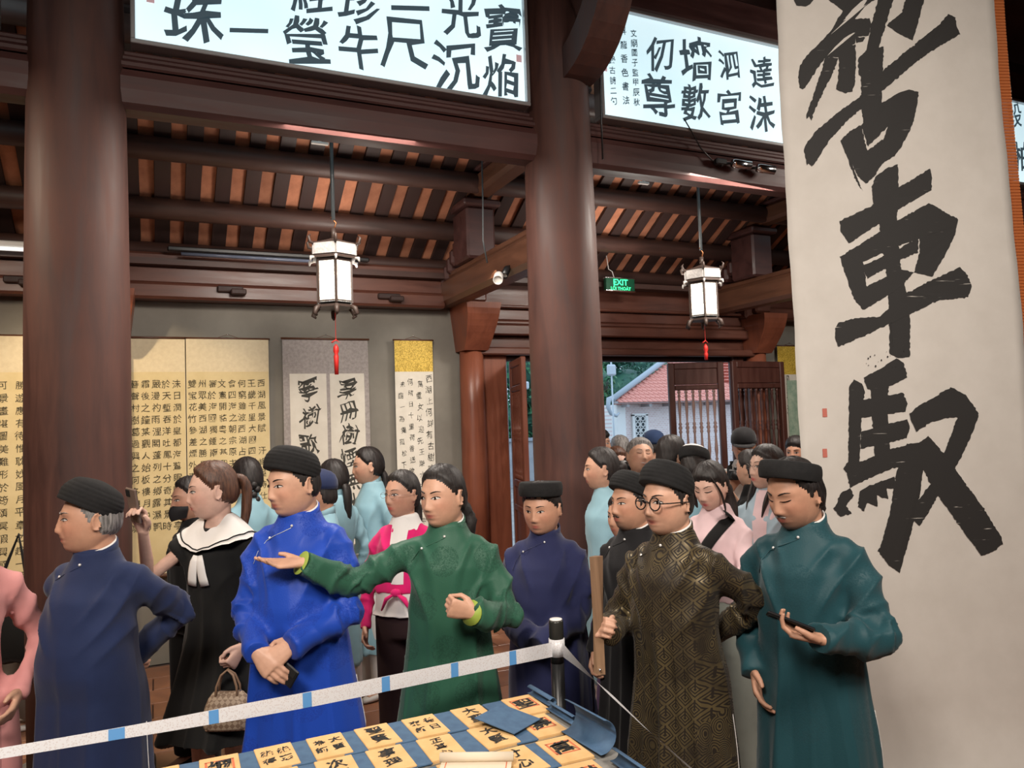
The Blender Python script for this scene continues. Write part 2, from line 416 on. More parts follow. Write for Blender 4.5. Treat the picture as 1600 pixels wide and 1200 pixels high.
# ------------------------------------------------------------------ lettering
GL = {}
def glyph(ch, off=.0):
    k = (ch, off)
    if k in GL: return GL[k]
    c = bpy.data.curves.new('g', 'FONT'); c.body = ch; c.size = 1; c.offset = off; c.resolution_u = 2
    o = bpy.data.objects.new('g', c); COL.objects.link(o)
    me = bpy.data.meshes.new_from_object(o.evaluated_get(bpy.context.evaluated_depsgraph_get()))
    V = np.zeros(len(me.vertices)*3); me.vertices.foreach_get('co', V); V = V.reshape(-1, 3)[:, :2]
    F = [tuple(p.vertices) for p in me.polygons]
    bpy.data.objects.remove(o); bpy.data.curves.remove(c); bpy.data.meshes.remove(me)
    if len(V):
        mn, mx = V.min(0), V.max(0)
        V = V-(mn+mx)/2 if ch != '一' else V-(mn+mx)/2
    GL[k] = (V, F); return GL[k]
def brush(items, off=.02, warp=.03, slant=.10, seed=1):
    """items: (char, x, z, height[, squeeze]); returns MB in the XZ plane facing -Y"""
    mb = MB(); rr = random.Random(seed)
    for it in items:
        ch, x, z, h = it[:4]; sq = it[4] if len(it) > 4 else .92
        V, F = glyph(ch, off)
        if not len(V): continue
        a, b, c_, d = [rr.uniform(0, 6.28) for _ in range(4)]
        X, Z = V[:, 0].copy(), V[:, 1].copy()
        X2 = X+warp*np.sin(Z*7+a)+warp*.5*np.sin(Z*17+b)+rr.uniform(-.05, .05)*Z
        Z2 = Z+warp*np.sin(X*6+c_)+slant*X+warp*.5*np.sin(X*19+d)
        s = h*rr.uniform(.93, 1.05)
        mb.add(np.stack([x+X2*s*sq, np.zeros(len(X)), z+Z2*s], 1), F)
    return mb
def column(txt, x, z0, z1, h, sq=.92, jit=.0, seed=0):
    n = len(txt); st = (z0-z1)/max(1, n-1); rr = random.Random(seed+n)
    return [(c, x+rr.uniform(-jit, jit), z0-i*st, h, sq) for i, c in enumerate(txt) if c != '　']
# ------------------------------------------------------------------ lit calligraphy panels
def lit(name, strength):
    m = mat(name, (.8, .85, .86), .6); N = NT(m); v = N.coord(); a = N.noise(v, 1.1, 2, .5)
    c = N.ramp(a, [(.3, (.60, .84, .93)), (.7, (.76, .92, .97))])
    N.l(c, N.b.inputs['Emission Color']); N.b.inputs['Emission Strength'].default_value = strength
    N.l(c, N.b.inputs['Base Color']); return m
LIT = lit('lit_panel', .74)
FRAME = mat('silver_frame', (.42, .42, .43), .35, .6)
INKL = mat('ink_on_light', (.02, .03, .035), .8, emit=.06, ecol=(.5, .8, 1))
SIGNROT = 0.0
def lightbox(x0, x1, items, lb, seals=()):
    z0, z1, Y = 3.920, 4.76, 4.5
    t = empty('lit_panel', ((x0+x1)/2, Y, z0)); L = x1-x0; H = z1-z0
    MB().box((0, .05, H/2), (L-.04, .07, H-.04)).obj('light_panel', LIT, t)
    for nm, c, d in (('frame_rail', (0, .03, .012), (L, .11, .026)), ('frame_rail', (0, .03, H-.012), (L, .11, .026)), ('frame_rail', (-L/2+.012, .03, H/2), (.024, .108, H-.05)), ('frame_rail', (L/2-.012, .03, H/2), (.024, .108, H-.05))):
        MB().box(c, d, bev=.004).obj(nm, FRAME, t)
    mb = brush(items, .013, .030, .15, int(x0*10)+50); mb.v = [mb.V()-np.array(((x0+x1)/2, 0, z0))+(0, .0125, 0)]
    mb.obj('calligraphy', INKL, t, fix=False)
    if seals:
        for sx, sz in seals:
            sb = MB(); sb.add([(sx-.02-(x0+x1)/2, .0125, sz-.025-z0), (sx+.02-(x0+x1)/2, .0125, sz-.025-z0), (sx+.02-(x0+x1)/2, .0125, sz+.025-z0), (sx-.02-(x0+x1)/2, .0125, sz+.025-z0)], [(0, 1, 2, 3)])
            sb.obj('seal_stamp', mat('faded_seal', (.55, .35, .36), .8, emit=.25, ecol=(.9, .6, .65)), t, fix=False)
    tag(t, lb, 'sign')
lightbox(-.10, 2.30, [('寶',2.129,4.441,.352),('焔',2.098,4.104,.305),('光',1.833,4.469,.323),('沉',1.786,4.117,.340),('三',1.481,4.54,.30),('尺',1.443,4.202,.372),('珍',1.165,4.417,.304),('牛',1.154,4.133,.301),('經',.883,4.43,.29),('瑩',.840,4.123,.305),('一',.518,4.117,.25),('珠',.226,4.15,.36)],
         'long backlit white calligraphy panel above the beam between the two pillars', [(2.24, 4.25), (0, 4.2)])
it = [('達',4.377,4.508,.272),('洙',4.354,4.175,.301),('泗',4.050,4.515,.245),('宮',4.029,4.179,.284),('墻',3.736,4.501,.350),('數',3.705,4.171,.297),('仞',3.402,4.491,.302),('尊',3.367,4.168,.328)]
it += column('文廟國子監甲辰秋', 3.175, 4.60, 4.09, .062)+column('昇龍香色書法', 3.085, 4.60, 4.09, .066)+column('展之時錄古詩二句', 2.98, 4.59, 4.07, .062)
lightbox(2.86, 5.24, it, 'backlit white calligraphy panel right of the middle pillar, with three small columns of writing', [(2.915, 4.5), (2.915, 4.3)])
lightbox(-3.05, -.70, [('輝', -1.2, 4.3, .3)], 'backlit panel at the top left corner, only its lower right corner in view')
lightbox(5.75, 8.15, [('段', 7.56, 4.61, .26), ('柏', 7.63, 4.22, .30), ('明', 7.85, 4.55, .3)], 'backlit panel at the right edge beyond the hanging banner')
# ------------------------------------------------------------------ wall scrolls
def paper(name, c1, c2, sc=6): return noisy(name, c1, c2, sc, .9, .08)
CREAM = paper('cream_paper', (.62, .50, .27), (.68, .56, .32))
CREAMC = paper('cream_cloth', (.66, .56, .38), (.72, .62, .43), 30)
OFFW = paper('off_white_paper', (.66, .62, .54), (.74, .70, .62))
GREYC = noisy('grey_brocade', (.30, .27, .26), (.40, .36, .345), 40, .8, .3)
def gold():
    m = mat('gold_brocade', (.55, .38, .04), .45); N = NT(m); v = N.coord()
    vo = N.n('ShaderNodeTexVoronoi', ins={'Scale': 42.}); N.l(v, vo.inputs['Vector'])
    a = N.noise(v, 38, 2, .5, 2.5)
    N.l(N.ramp(a, [(.42, (.42, .27, .025)), (.55, (.74, .52, .09))]), N.b.inputs['Base Color']); N.bump(a, .3, .003); return m
GOLD = gold()
WOODK = mat('scroll_rod', (.10, .04, .02), .4)
def scroll(x0, x1, z0, z1, lb, parts, cloth, Y=WY-.03, cord=True):
    """parts: list (name, u0, u1, w0, w1, material); calligraphy items in world X, Z"""
    cx = (x0+x1)/2; t = empty('wall_scroll', (cx, Y, z1))
    n = 14; mb = MB()
    def sheet(a, b, c_, d, off, th=.004):
        m_ = MB(); rings = []
        for k in range(n+1):
            q = k/n; z = d+(c_-d)*q; yy = .006*math.sin(z*3.1+cx*4)-off
            rings.append([(a-cx, yy, z-z1), (b-cx, yy, z-z1), (b-cx, yy+th, z-z1), (a-cx, yy+th, z-z1)])
        return m_.loft(rings)
    sheet(x0, x1, z0, z1, 0).obj('mount', cloth, t)
    for k, (nm, a, b, c_, d, mt) in enumerate(parts): sheet(a, b, c_, d, .0015, .003).obj(nm, mt, t)
    for zz, rr_ in ((z1, .009), (z0, .016)):
        MB().tube([(x0-cx-.012, 0, zz-z1), (x1-cx+.012, 0, zz-z1)], rr_, 8).obj('roller', WOODK, t, True)
    if cord:
        MB().tube([(-.10, -.0, 0), (0, .0, .035), (.10, 0, 0)], .0022, 5).obj('cord', WOODK, t)
        MB().sphere((0, -.0, .035), .006, 6, 5).obj('nail', METAL, t, True)
    tag(t, lb, 'scroll', None)
    return t, cx, Y, z1
def write(tinfo, items, m, off=.018, warp=.03, slant=.08, seed=1, name='calligraphy'):
    t, cx, Y, z1 = tinfo; mb = brush(items, off, warp, slant, seed); V = mb.V()
    V[:, 1] = .006*np.sin(V[:, 2]*3.1+cx*4)-.0028; V[:, 0] -= cx; V[:, 2] -= z1
    mb.v = [V]; mb.obj(name, m, t, fix=False)
INKB = mat('brown_ink', (.075, .062, .035), .85)
cols3 = ['西湖風景賦　汗峰吳時仕', '王畿千里大國四對冠峰', '何窮雖波西湖占一天樓', '會四海之朝宗原夫地佳', '文憲開貉粵之基聖神山', '審於海國獨鍾南服之間', '州眾美西湖之勝景指點', '雙宝花竹參差煙外奇峰']
cols2 = ['沫日潤於皇都海鷺眠鷗十二亭', '於天塹吞洋吐鳳十分奇其景時', '嚴漫礿雨浬閣蓬列之鄉露濕飄', '霜後之鐘某觀人始板樓月中柳', '簮聲村樹葛過興之何多想聞啸', '仁武破平束竦露露寒凍鎮國之', '山川佳氣滿樓臺烟月映湖心水', '春秋代序花開落鳥語聲中客行']
cols1 = ['勝遊應有待惟耽妙風月平章之趣一番', '可景畫堪圖美難形於筠頌冥假興國隆', '南北東西路在望樓臺高下水雲間詩酒', '古寺鐘聲隔岸聞漁舟唱晚入蒼茫煙水']
ztop = 2.595
pn = []
for (a, b) in ((.235, .882), (-.415, .228), (-1.065, -.422), (-1.72, -1.07)):
    pass
def cream(a, b, cols, lb, n=8, h=.07):
    ti = scroll(a, b, .70, ztop, lb, [('heading_panel', a+.004, b-.004, 2.325, ztop-.004, CREAMC), ('paper', a+.004, b-.004, .75, 2.318, CREAM)], CREAMC, cord=(a > .2))
    it = []
    for k, cc in enumerate(cols):
        x = b-.065-k*(b-a-.10)/(n-1)*.985 if n > 1 else b-.1
        it += column(cc, x, 2.22, 2.22-.0945*(len(cc)-1), h, .95, .004, k)
    write(ti, it, INKB, .006, .03, .06, int(a*100))
cream(.235, .882, cols3, 'cream calligraphy scroll with eight columns, immediately left of the grey double scroll')
cream(-.415, .228, cols2, 'cream calligraphy scroll just right of the left pillar, partly behind it')
cream(-1.065, -.422, cols1+cols1[:2], 'cream calligraphy scroll left of the left pillar at the picture edge', 6)
ti = scroll(.997, 1.742, .62, 2.605, 'grey brocade scroll with two white columns of large black writing, behind the left lantern',
            [('paper', 1.052, 1.365, .80, 2.30, OFFW), ('paper', 1.395, 1.70, .80, 2.30, OFFW)], GREYC)
write(ti, column('寧樹歌湖煙月', 1.21, 2.17, .98, .20, .9, .01, 2)+column('案冊樹煙無迷處', 1.55, 2.17, .93, .19, .9, .01, 3), INKG, .006, .07, .12, 5)
ti = scroll(1.985, 2.35, .55, 2.605, 'narrow white scroll with a gold brocade top on the grey wall left of the doorway',
            [('gold_heading', 1.985, 2.35, 2.315, 2.60, GOLD), ('paper', 1.985, 2.35, .60, 2.313, OFFW)], OFFW)
write(ti, column('西湖上何詳有古樹陰竹石窗松月', 2.305, 2.25, .9, .078, .85, .006, 1)+column('萬重女以迎先王樂水有名山中', 2.215, 2.20, .95, .068, .85, .008, 2)+column('何晴日十里荷香送晚余元年春', 2.13, 2.22, 1.0, .062, .85, .008, 3)+column('未臨一為攤孤松下問童子', 2.045, 2.20, 1.15, .06, .85, .01, 4), INKG, .0, .05, .10, 9)
GREENP = noisy('green_patterned_paper', (.24, .36, .27), (.42, .52, .40), 14, .9, .1)
ti = scroll(6.575, 6.96, .55, 2.605, 'narrow scroll with gold top and green painted strip, right of the open shutters',
            [('gold_heading', 6.575, 6.96, 2.27, 2.60, GOLD), ('paper', 6.575, 6.96, .60, 2.268, OFFW), ], OFFW)
sheetm = MB().box((6.775-ti[1], -.0035, 1.45-ti[3]), (.16, .003, 1.5)); sheetm.obj('green_strip', GREENP, ti[0])
write(ti, column('風水相逢在此山中', 6.72, 2.2, 1.0, .12, .5, .01, 1)+column('沉沉幽景人間遠', 6.89, 2.18, 1.0, .11, .5, .01, 5), INKG, .0, .06, .1, 12)
# ------------------------------------------------------------------ lanterns
def lantern(loc, lb, lbt, bot, power, A0):
    t = empty('hanging_lantern', loc)
    DW = mat('lantern_wood', (.055, .035, .028), .5); CARV = noisy('carved_panel', (.36, .34, .33), (.52, .50, .48), 60, .6, .6)
    def hexr(r, z, a0=0): return [(r*math.cos(a0+k*PI/3), r*math.sin(a0+k*PI/3), z) for k in range(6)]
    # glass panes
    g = bpy.data.materials.get('lantern_glass')
    if g is None:
        g = mat('lantern_glass', (.8, .8, .78), .7); N = NT(g); v = N.coord(); a = N.noise(v, 34, 3, .6, 1.5)
        c = N.ramp(a, [(.44, (.42, .43, .40)), (.56, (1., .97, .90))]); N.l(c, N.b.inputs['Emission Color']); N.b.inputs['Emission Strength'].default_value = .85
        N.l(c, N.b.inputs['Base Color']); N.b.inputs['Alpha'].default_value = .82
    Rr = .128
    for k in range(6):
        a = A0+(k+.5)*PI/3; ap = Rr*math.cos(PI/6); w_ = Rr-.012
        o = MB().box((0, 0, 0), (.003, w_, .285)).obj('glass_pane', g, t); o.location = (ap*math.cos(a), ap*math.sin(a), .235); o.rotation_euler = (0, 0, a)
        o = MB().box((0, 0, 0), (.012, .155, .075)).obj('carved_panel', CARV, t); o.location = (.142*math.cos(a), .142*math.sin(a), .455); o.rotation_euler = (0, 0, a)
        c_ = (Rr*math.cos(A0+k*PI/3), Rr*math.sin(A0+k*PI/3))
        MB().box((c_[0], c_[1], .24), (.014, .014, .31), rz=a).obj('corner_post', DW, t)
        # feet and horns
        e = A0+k*PI/3; cs, sn = math.cos(e), math.sin(e)
        MB().tube([(cs*.12, sn*.12, .07), (cs*.15, sn*.15, .05), (cs*.165, sn*.165, .015), (cs*.145, sn*.145, 0)], [.014, .02, .016, .008], 6).obj('foot', DW, t, True)
        MB().tube([(cs*.15, sn*.15, .40), (cs*.185, sn*.185, .395), (cs*.19, sn*.19, .37)], [.008, .012, .006], 6).obj('eave_tip', CARV, t, True)
        MB().tube([(cs*.15, sn*.15, .49), (cs*.19, sn*.19, .50), (cs*.20, sn*.20, .535), (cs*.185, sn*.185, .55)], [.01, .012, .009, .004], 6).obj('horn', DW, t, True)
    for z0, z1, r_ in ((.06, .075, .135), (.095, .105, .132), (.375, .39, .135), (.395, .412, .165), (.492, .505, .158)):
        MB().loft([hexr(r_, z0, A0), hexr(r_, z1, A0)]).obj('hexagonal_rail', DW, t)
    MB().loft([hexr(.15, .503, A0), hexr(.07, .53, A0), hexr(.02, .55, A0)]).obj('roof_cap', DW, t)
    MB().tube([(0, 0, .55), (.0, 0, .62)], .018, 8).obj('hook_knob', DW, t, True)
    MB().tube([(0, 0, .60), (0.02, 0, .66), (-.015, 0, .70)], .006, 6).obj('wire_loop', mat('copper_wire', (.35, .14, .06), .4, .8), t, True)
    MB().tube([(0, 0, .68), (0, 0, 1.42)], .014, 10).obj('hanging_rod', mat('grey_rod', (.06, .07, .075), .4), t, True)
    MB().sphere((0, 0, .17), (.034, .034, .045), 12, 8).obj('bulb', mat('bulb', (1, .95, .85), .3, emit=22, ecol=(1, .90, .74)), t, True)
    tag(t, lb, 'lantern')
    # tassel
    tt = empty('tassel', (loc[0], loc[1], loc[2]+.0))
    MB().tube([(0, 0, .06), (0, 0, bot*.4)], .002, 5).obj('cord', RED, tt)
    zz = bot*.4
    MB().tube([(-.03, 0, zz-.02), (0, 0, zz), (.03, 0, zz-.02), (0, 0, zz-.045), (-.03, 0, zz-.02)], .006, 6).obj('knot', RED, tt, True)
    MB().lathe([(.004, zz-.03), (.018, zz-.05), (.02, zz-.08), (.012, zz-.10), (.018, zz-.115), (.014, bot)], n=10).obj('fringe', RED, tt, True)
    tag(tt, lbt, 'tassel')
    light('POINT', 'lantern_bulb', (loc[0], loc[1], loc[2]+.25), (0, 0, 0), power, (1, .84, .62), .05)
lantern((1.14, 5.3, 2.585), 'hexagonal carved lantern hanging left, above the grey double scroll', 'dark red tassel hanging under the left lantern', -.40, 22, R(22))
lantern((4.335, 5.3, 2.578), 'hexagonal carved lantern hanging right, next to the banner and the exit sign', 'bright red tassel hanging under the right lantern', -.28, 22, R(-5))
# ------------------------------------------------------------------ exit sign
t = empty('exit_sign', (4.265, 6.5, 3.10))
MB().box((0, 0, .065), (.34, .05, .135), bev=.006).obj('housing', mat('dark_green', (.0, .07, .03), .4), t)
MB().box((0, 0, .003), (.35, .055, .012), bev=.003).obj('lower_rail', METAL, t); MB().box((0, 0, .132), (.35, .055, .012), bev=.003).obj('upper_rail', METAL, t)
GR = mat('green_glow', (.05, .9, .35), .5, emit=1.5, ecol=(.04, .85, .32))
def latin(txt, x, z, h, mt, parent, y, off=.01, name='lettering', rz=0):
    V, F = glyph(txt, off); mb = MB(); mb.add(np.stack([x+V[:, 0]*h, np.full(len(V), y), z+V[:, 1]*h], 1), F); return mb.obj(name, mt, parent, fix=False)
latin('EXIT', 0, .088, .085, GR, t, -.027, .02); latin('LỐI THOÁT', .0, .034, .046, GR, t, -.027, .02)
MB().tube([(-.06, 0, .14), (-.08, 0, .20), (-.12, 0, .22), (-.12, .1, .7)], .004, 5).obj('cable', WHITE, t)
tag(t, 'green glowing exit sign hanging from the beam above the doorway', 'sign')
# ------------------------------------------------------------------ doorway: lintel boards, jambs, leaves
t = empty('door_1', ((DX0+DX1)/2, WY-.05, 0)); tag(t, kind='structure'); cx = (DX0+DX1)/2; LW = DX1-DX0
for nm, c, d, mt in (('lintel_rail', (0, -.04, 2.50), (LW+.15, .16, .07), W_LINT), ('lintel_board', (0, .06, 2.60), (LW+.1, .08, .12), W_LINT), ('lintel_beam', (0, 0, 2.71), (LW+.1, .18, .10), W_LINT),
                     ('lintel_moulding', (0, .02, 2.785), (LW+.1, .14, .04), W_LINT), ('lintel_beam', (0, .04, 2.865), (LW+.1, .10, .11), W_LINT), ('lintel_moulding', (0, .02, 2.94), (LW+.1, .16, .03), W_LINT),
                     ('upper_panel', (0, .07, 3.08), (LW+.1, .05, .26), W_LINT), ('upper_panel', (0, .07, 3.33), (LW+.1, .05, .22), W_LINT), ('upper_moulding', (0, .05, 3.215), (LW+.1, .09, .03), W_LINT),
                     ('header', (0, .06, 2.44), (LW+.05, .10, .05), W_RAF), ('threshold', (0, .05, .10), (LW, .14, .2), W_DOORD),
                     ('jamb', (-LW/2+.095, .02, 1.3), (.31, .09, 2.4), W_COL), ('jamb', (LW/2-.1, .02, 1.3), (.16, .09, 2.4), W_DOORD)):
    MB().box(c, d, bev=.012).obj(nm, mt, t)
def baluster(mb, x, y, z0, z1, r=.021):
    H = z1-z0; pr = [(0, .6), (.03, 1), (.05, .5), (.08, .9), (.10, .55), (.2, 1.), (.32, .7), (.42, .5), (.45, 1), (.47, .6), (.5, 1.15), (.53, .6), (.55, 1), (.58, .5), (.68, .7), (.8, 1.), (.90, .55), (.92, .9), (.95, .5), (.97, 1), (1, .6)]
    return mb.lathe([(r*q, z0+H*p) for p, q in pr], (x, y, 0), 8)
def leaf(n, hx, hy, ang, wdt, lb, mfr, mbal, nb=7, sgn=1):
    """leaf hinged at (hx,hy); ang = direction of the leaf from the hinge"""
    t = empty('door_%d' % n, (hx, hy, .2), ang); tag(t, kind='structure'); Z0, Z1 = 0., 2.2
    for nm, c, d in (('stile', (.035, 0, 1.1), (.07, .05, 2.2)), ('stile', (wdt-.035, 0, 1.1), (.07, .05, 2.2)), ('rail', (wdt/2, 0, 2.165), (wdt-.14, .045, .07)), ('rail', (wdt/2, 0, 1.93), (wdt-.14, .045, .055)),
                     ('rail', (wdt/2, 0, 1.05), (wdt-.14, .045, .07)), ('rail', (wdt/2, 0, .82), (wdt-.14, .045, .06)), ('rail', (wdt/2, 0, .05), (wdt-.14, .045, .1)),
                     ('panel', (wdt/2, 0, 2.05), (wdt-.14, .02, .18)), ('panel', (wdt/2, 0, .93), (wdt-.14, .02, .17)), ('panel', (wdt/2, 0, .45), (wdt-.14, .02, .70))):
        MB().box(c, d, bev=.008).obj(nm, mfr, t)
    b0 = baluster(MB(), 0, 0, 1.085, 1.905).obj('baluster', mbal, t, True)
    for k in range(nb):
        o = b0 if k == 0 else link('baluster', b0.data, t)
        o.location = (.07+(wdt-.14)*(k+.6)/(nb+.2), 0, 0)
leaf(2, 3.13, 6.72, R(-105), .62, 'left', W_DOOR, W_DOOR, 8)
leaf(3, 5.62, 6.60, R(160), .62, '', W_DOORD, W_BAL, 6)
leaf(4, 5.66, 6.52, R(4), .80, '', W_DOORD, W_DOORD, 8)
# ------------------------------------------------------------------ fixtures
def spot(loc, aim, lb, mt, r=.032, L=.11, mt2=None):
    t = empty('spotlight', loc); t.rotation_euler = (Vector(aim)-Vector(loc)).to_track_quat('Z', 'Y').to_euler()
    MB().lathe([(r*.85, -L*.45), (r, -L*.3), (r, L*.5), (r*.86, L*.5), (r*.8, L*.35)], n=20, cap=True).obj('head', mt, t, True)
    MB().lathe([(r*.8, L*.36), (r*.8, L*.37)], n=16).obj('lens', mat('spot_lens', (.8, .78, .72), .3), t)
    MB().tube([(0, 0, -L*.4), (0, -.01, -L*.8), (0, -.03, -L*1.0)], .01, 8).obj('stem', mt2 or mt, t, True)
    tag(t, lb, 'light')
spot((2.29, 5.08, 2.875), (1.9, 4.4, 2.45), 'white cylindrical spotlight on the cross beam left of the middle pillar', WHITE, .036, .12, BLACK)
spot((2.37, 5.12, 2.93), (2.1, 4.9, 2.55), 'black cylindrical spotlight beside the white one on the cross beam', BLACK, .028, .10)
spot((4.03, 4.42, 3.70), (4.6, 4.3, 3.66), 'chrome spotlight on the tie beam, the left one of two', METAL, .034, .16, BLACK)
spot((4.27, 4.42, 3.69), (4.9, 4.2, 3.60), 'chrome spotlight on the tie beam, the right one next to the banner', METAL, .034, .15, BLACK)
mb = MB().box((3.87, 4.46, 3.71), (.10, .05, .05), bev=.01)
tag(shift(mb, (3.87, 4.46, 3.71)).obj('power_plug', BLACK), 'black plug on the tie beam left of the chrome spotlights', 'plug').location = (3.87, 4.46, 3.71)
def wire(pts, r, mt, lb, name='cable', cat='cable'):
    p0 = np.array(pts[0]); o = MB().tube(np.array(pts)-p0, r, 6).obj(name, mt, None, True); o.location = p0; tag(o, lb, cat)
wire([(3.55, 4.46, 4.0), (3.62, 4.47, 3.92), (3.70, 4.47, 3.80), (3.80, 4.46, 3.71)], .005, BLACK, 'black cable hanging from the lit panel to the plug on the beam')
wire([(2.62, 4.33, 4.9), (2.66, 4.34, 4.65), (2.76, 4.36, 4.45), (2.80, 4.39, 4.2), (2.81, 4.42, 3.9), (2.815, 4.43, 3.6)], .006, BLACK, 'thin black cable running down the middle pillar beside the lit panel')
wire([(2.285, 5.3, 3.95), (2.28, 5.3, 3.5), (2.27, 5.3, 3.2), (2.30, 5.3, 3.03)], .006, mat('grey_rod', (.06, .07, .075), .4), 'thin white cord hanging left of the middle pillar beside the bracket block')
t = empty('ceiling_sensor', (1.06, 5.3, 3.80)); MB().box((0, 0, 0), (.12, .03, .018), bev=.004).obj('bar', WHITE, t); MB().tube([(0, 0, 0), (0, 0, .05)], .012, 8).obj('stem', WHITE, t); tag(t, 'small white ceiling fitting beside the top of the left lantern rod', 'fitting')
t = empty('ceiling_sensor', (3.62, 5.1, 3.72)); MB().box((0, 0, 0), (.10, .03, .02), bev=.004).obj('bar', WHITE, t); MB().tube([(0, 0, 0), (.02, 0, .08)], .012, 8).obj('stem', WHITE, t); tag(t, 'small white ceiling fitting right of the middle pillar', 'fitting')
t = empty('tube_light', (-1.35, 6.5, 3.20)); MB().box((0, 0, .03), (1.2, .05, .04), bev=.01).obj('housing', WHITE, t)
MB().tube([(-.55, -.01, -.008), (.55, -.01, -.008)], .014, 10).obj('tube', mat('fluorescent', (.95, .93, .88), .3, emit=.8), t, True); tag(t, 'white tube light on the wall beam at the left edge', 'light')
t = empty('tube_light', (.9, 6.5, 3.235)); MB().box((0, 0, .03), (1.6, .05, .04), bev=.01).obj('housing', BLACK, t)
MB().tube([(-.7, -.01, -.008), (.7, -.01, -.008)], .014, 10).obj('tube', mat('unlit_tube', (.12, .14, .20), .15), t, True); tag(t, 'unlit tube light along the beam left of the left lantern', 'light')
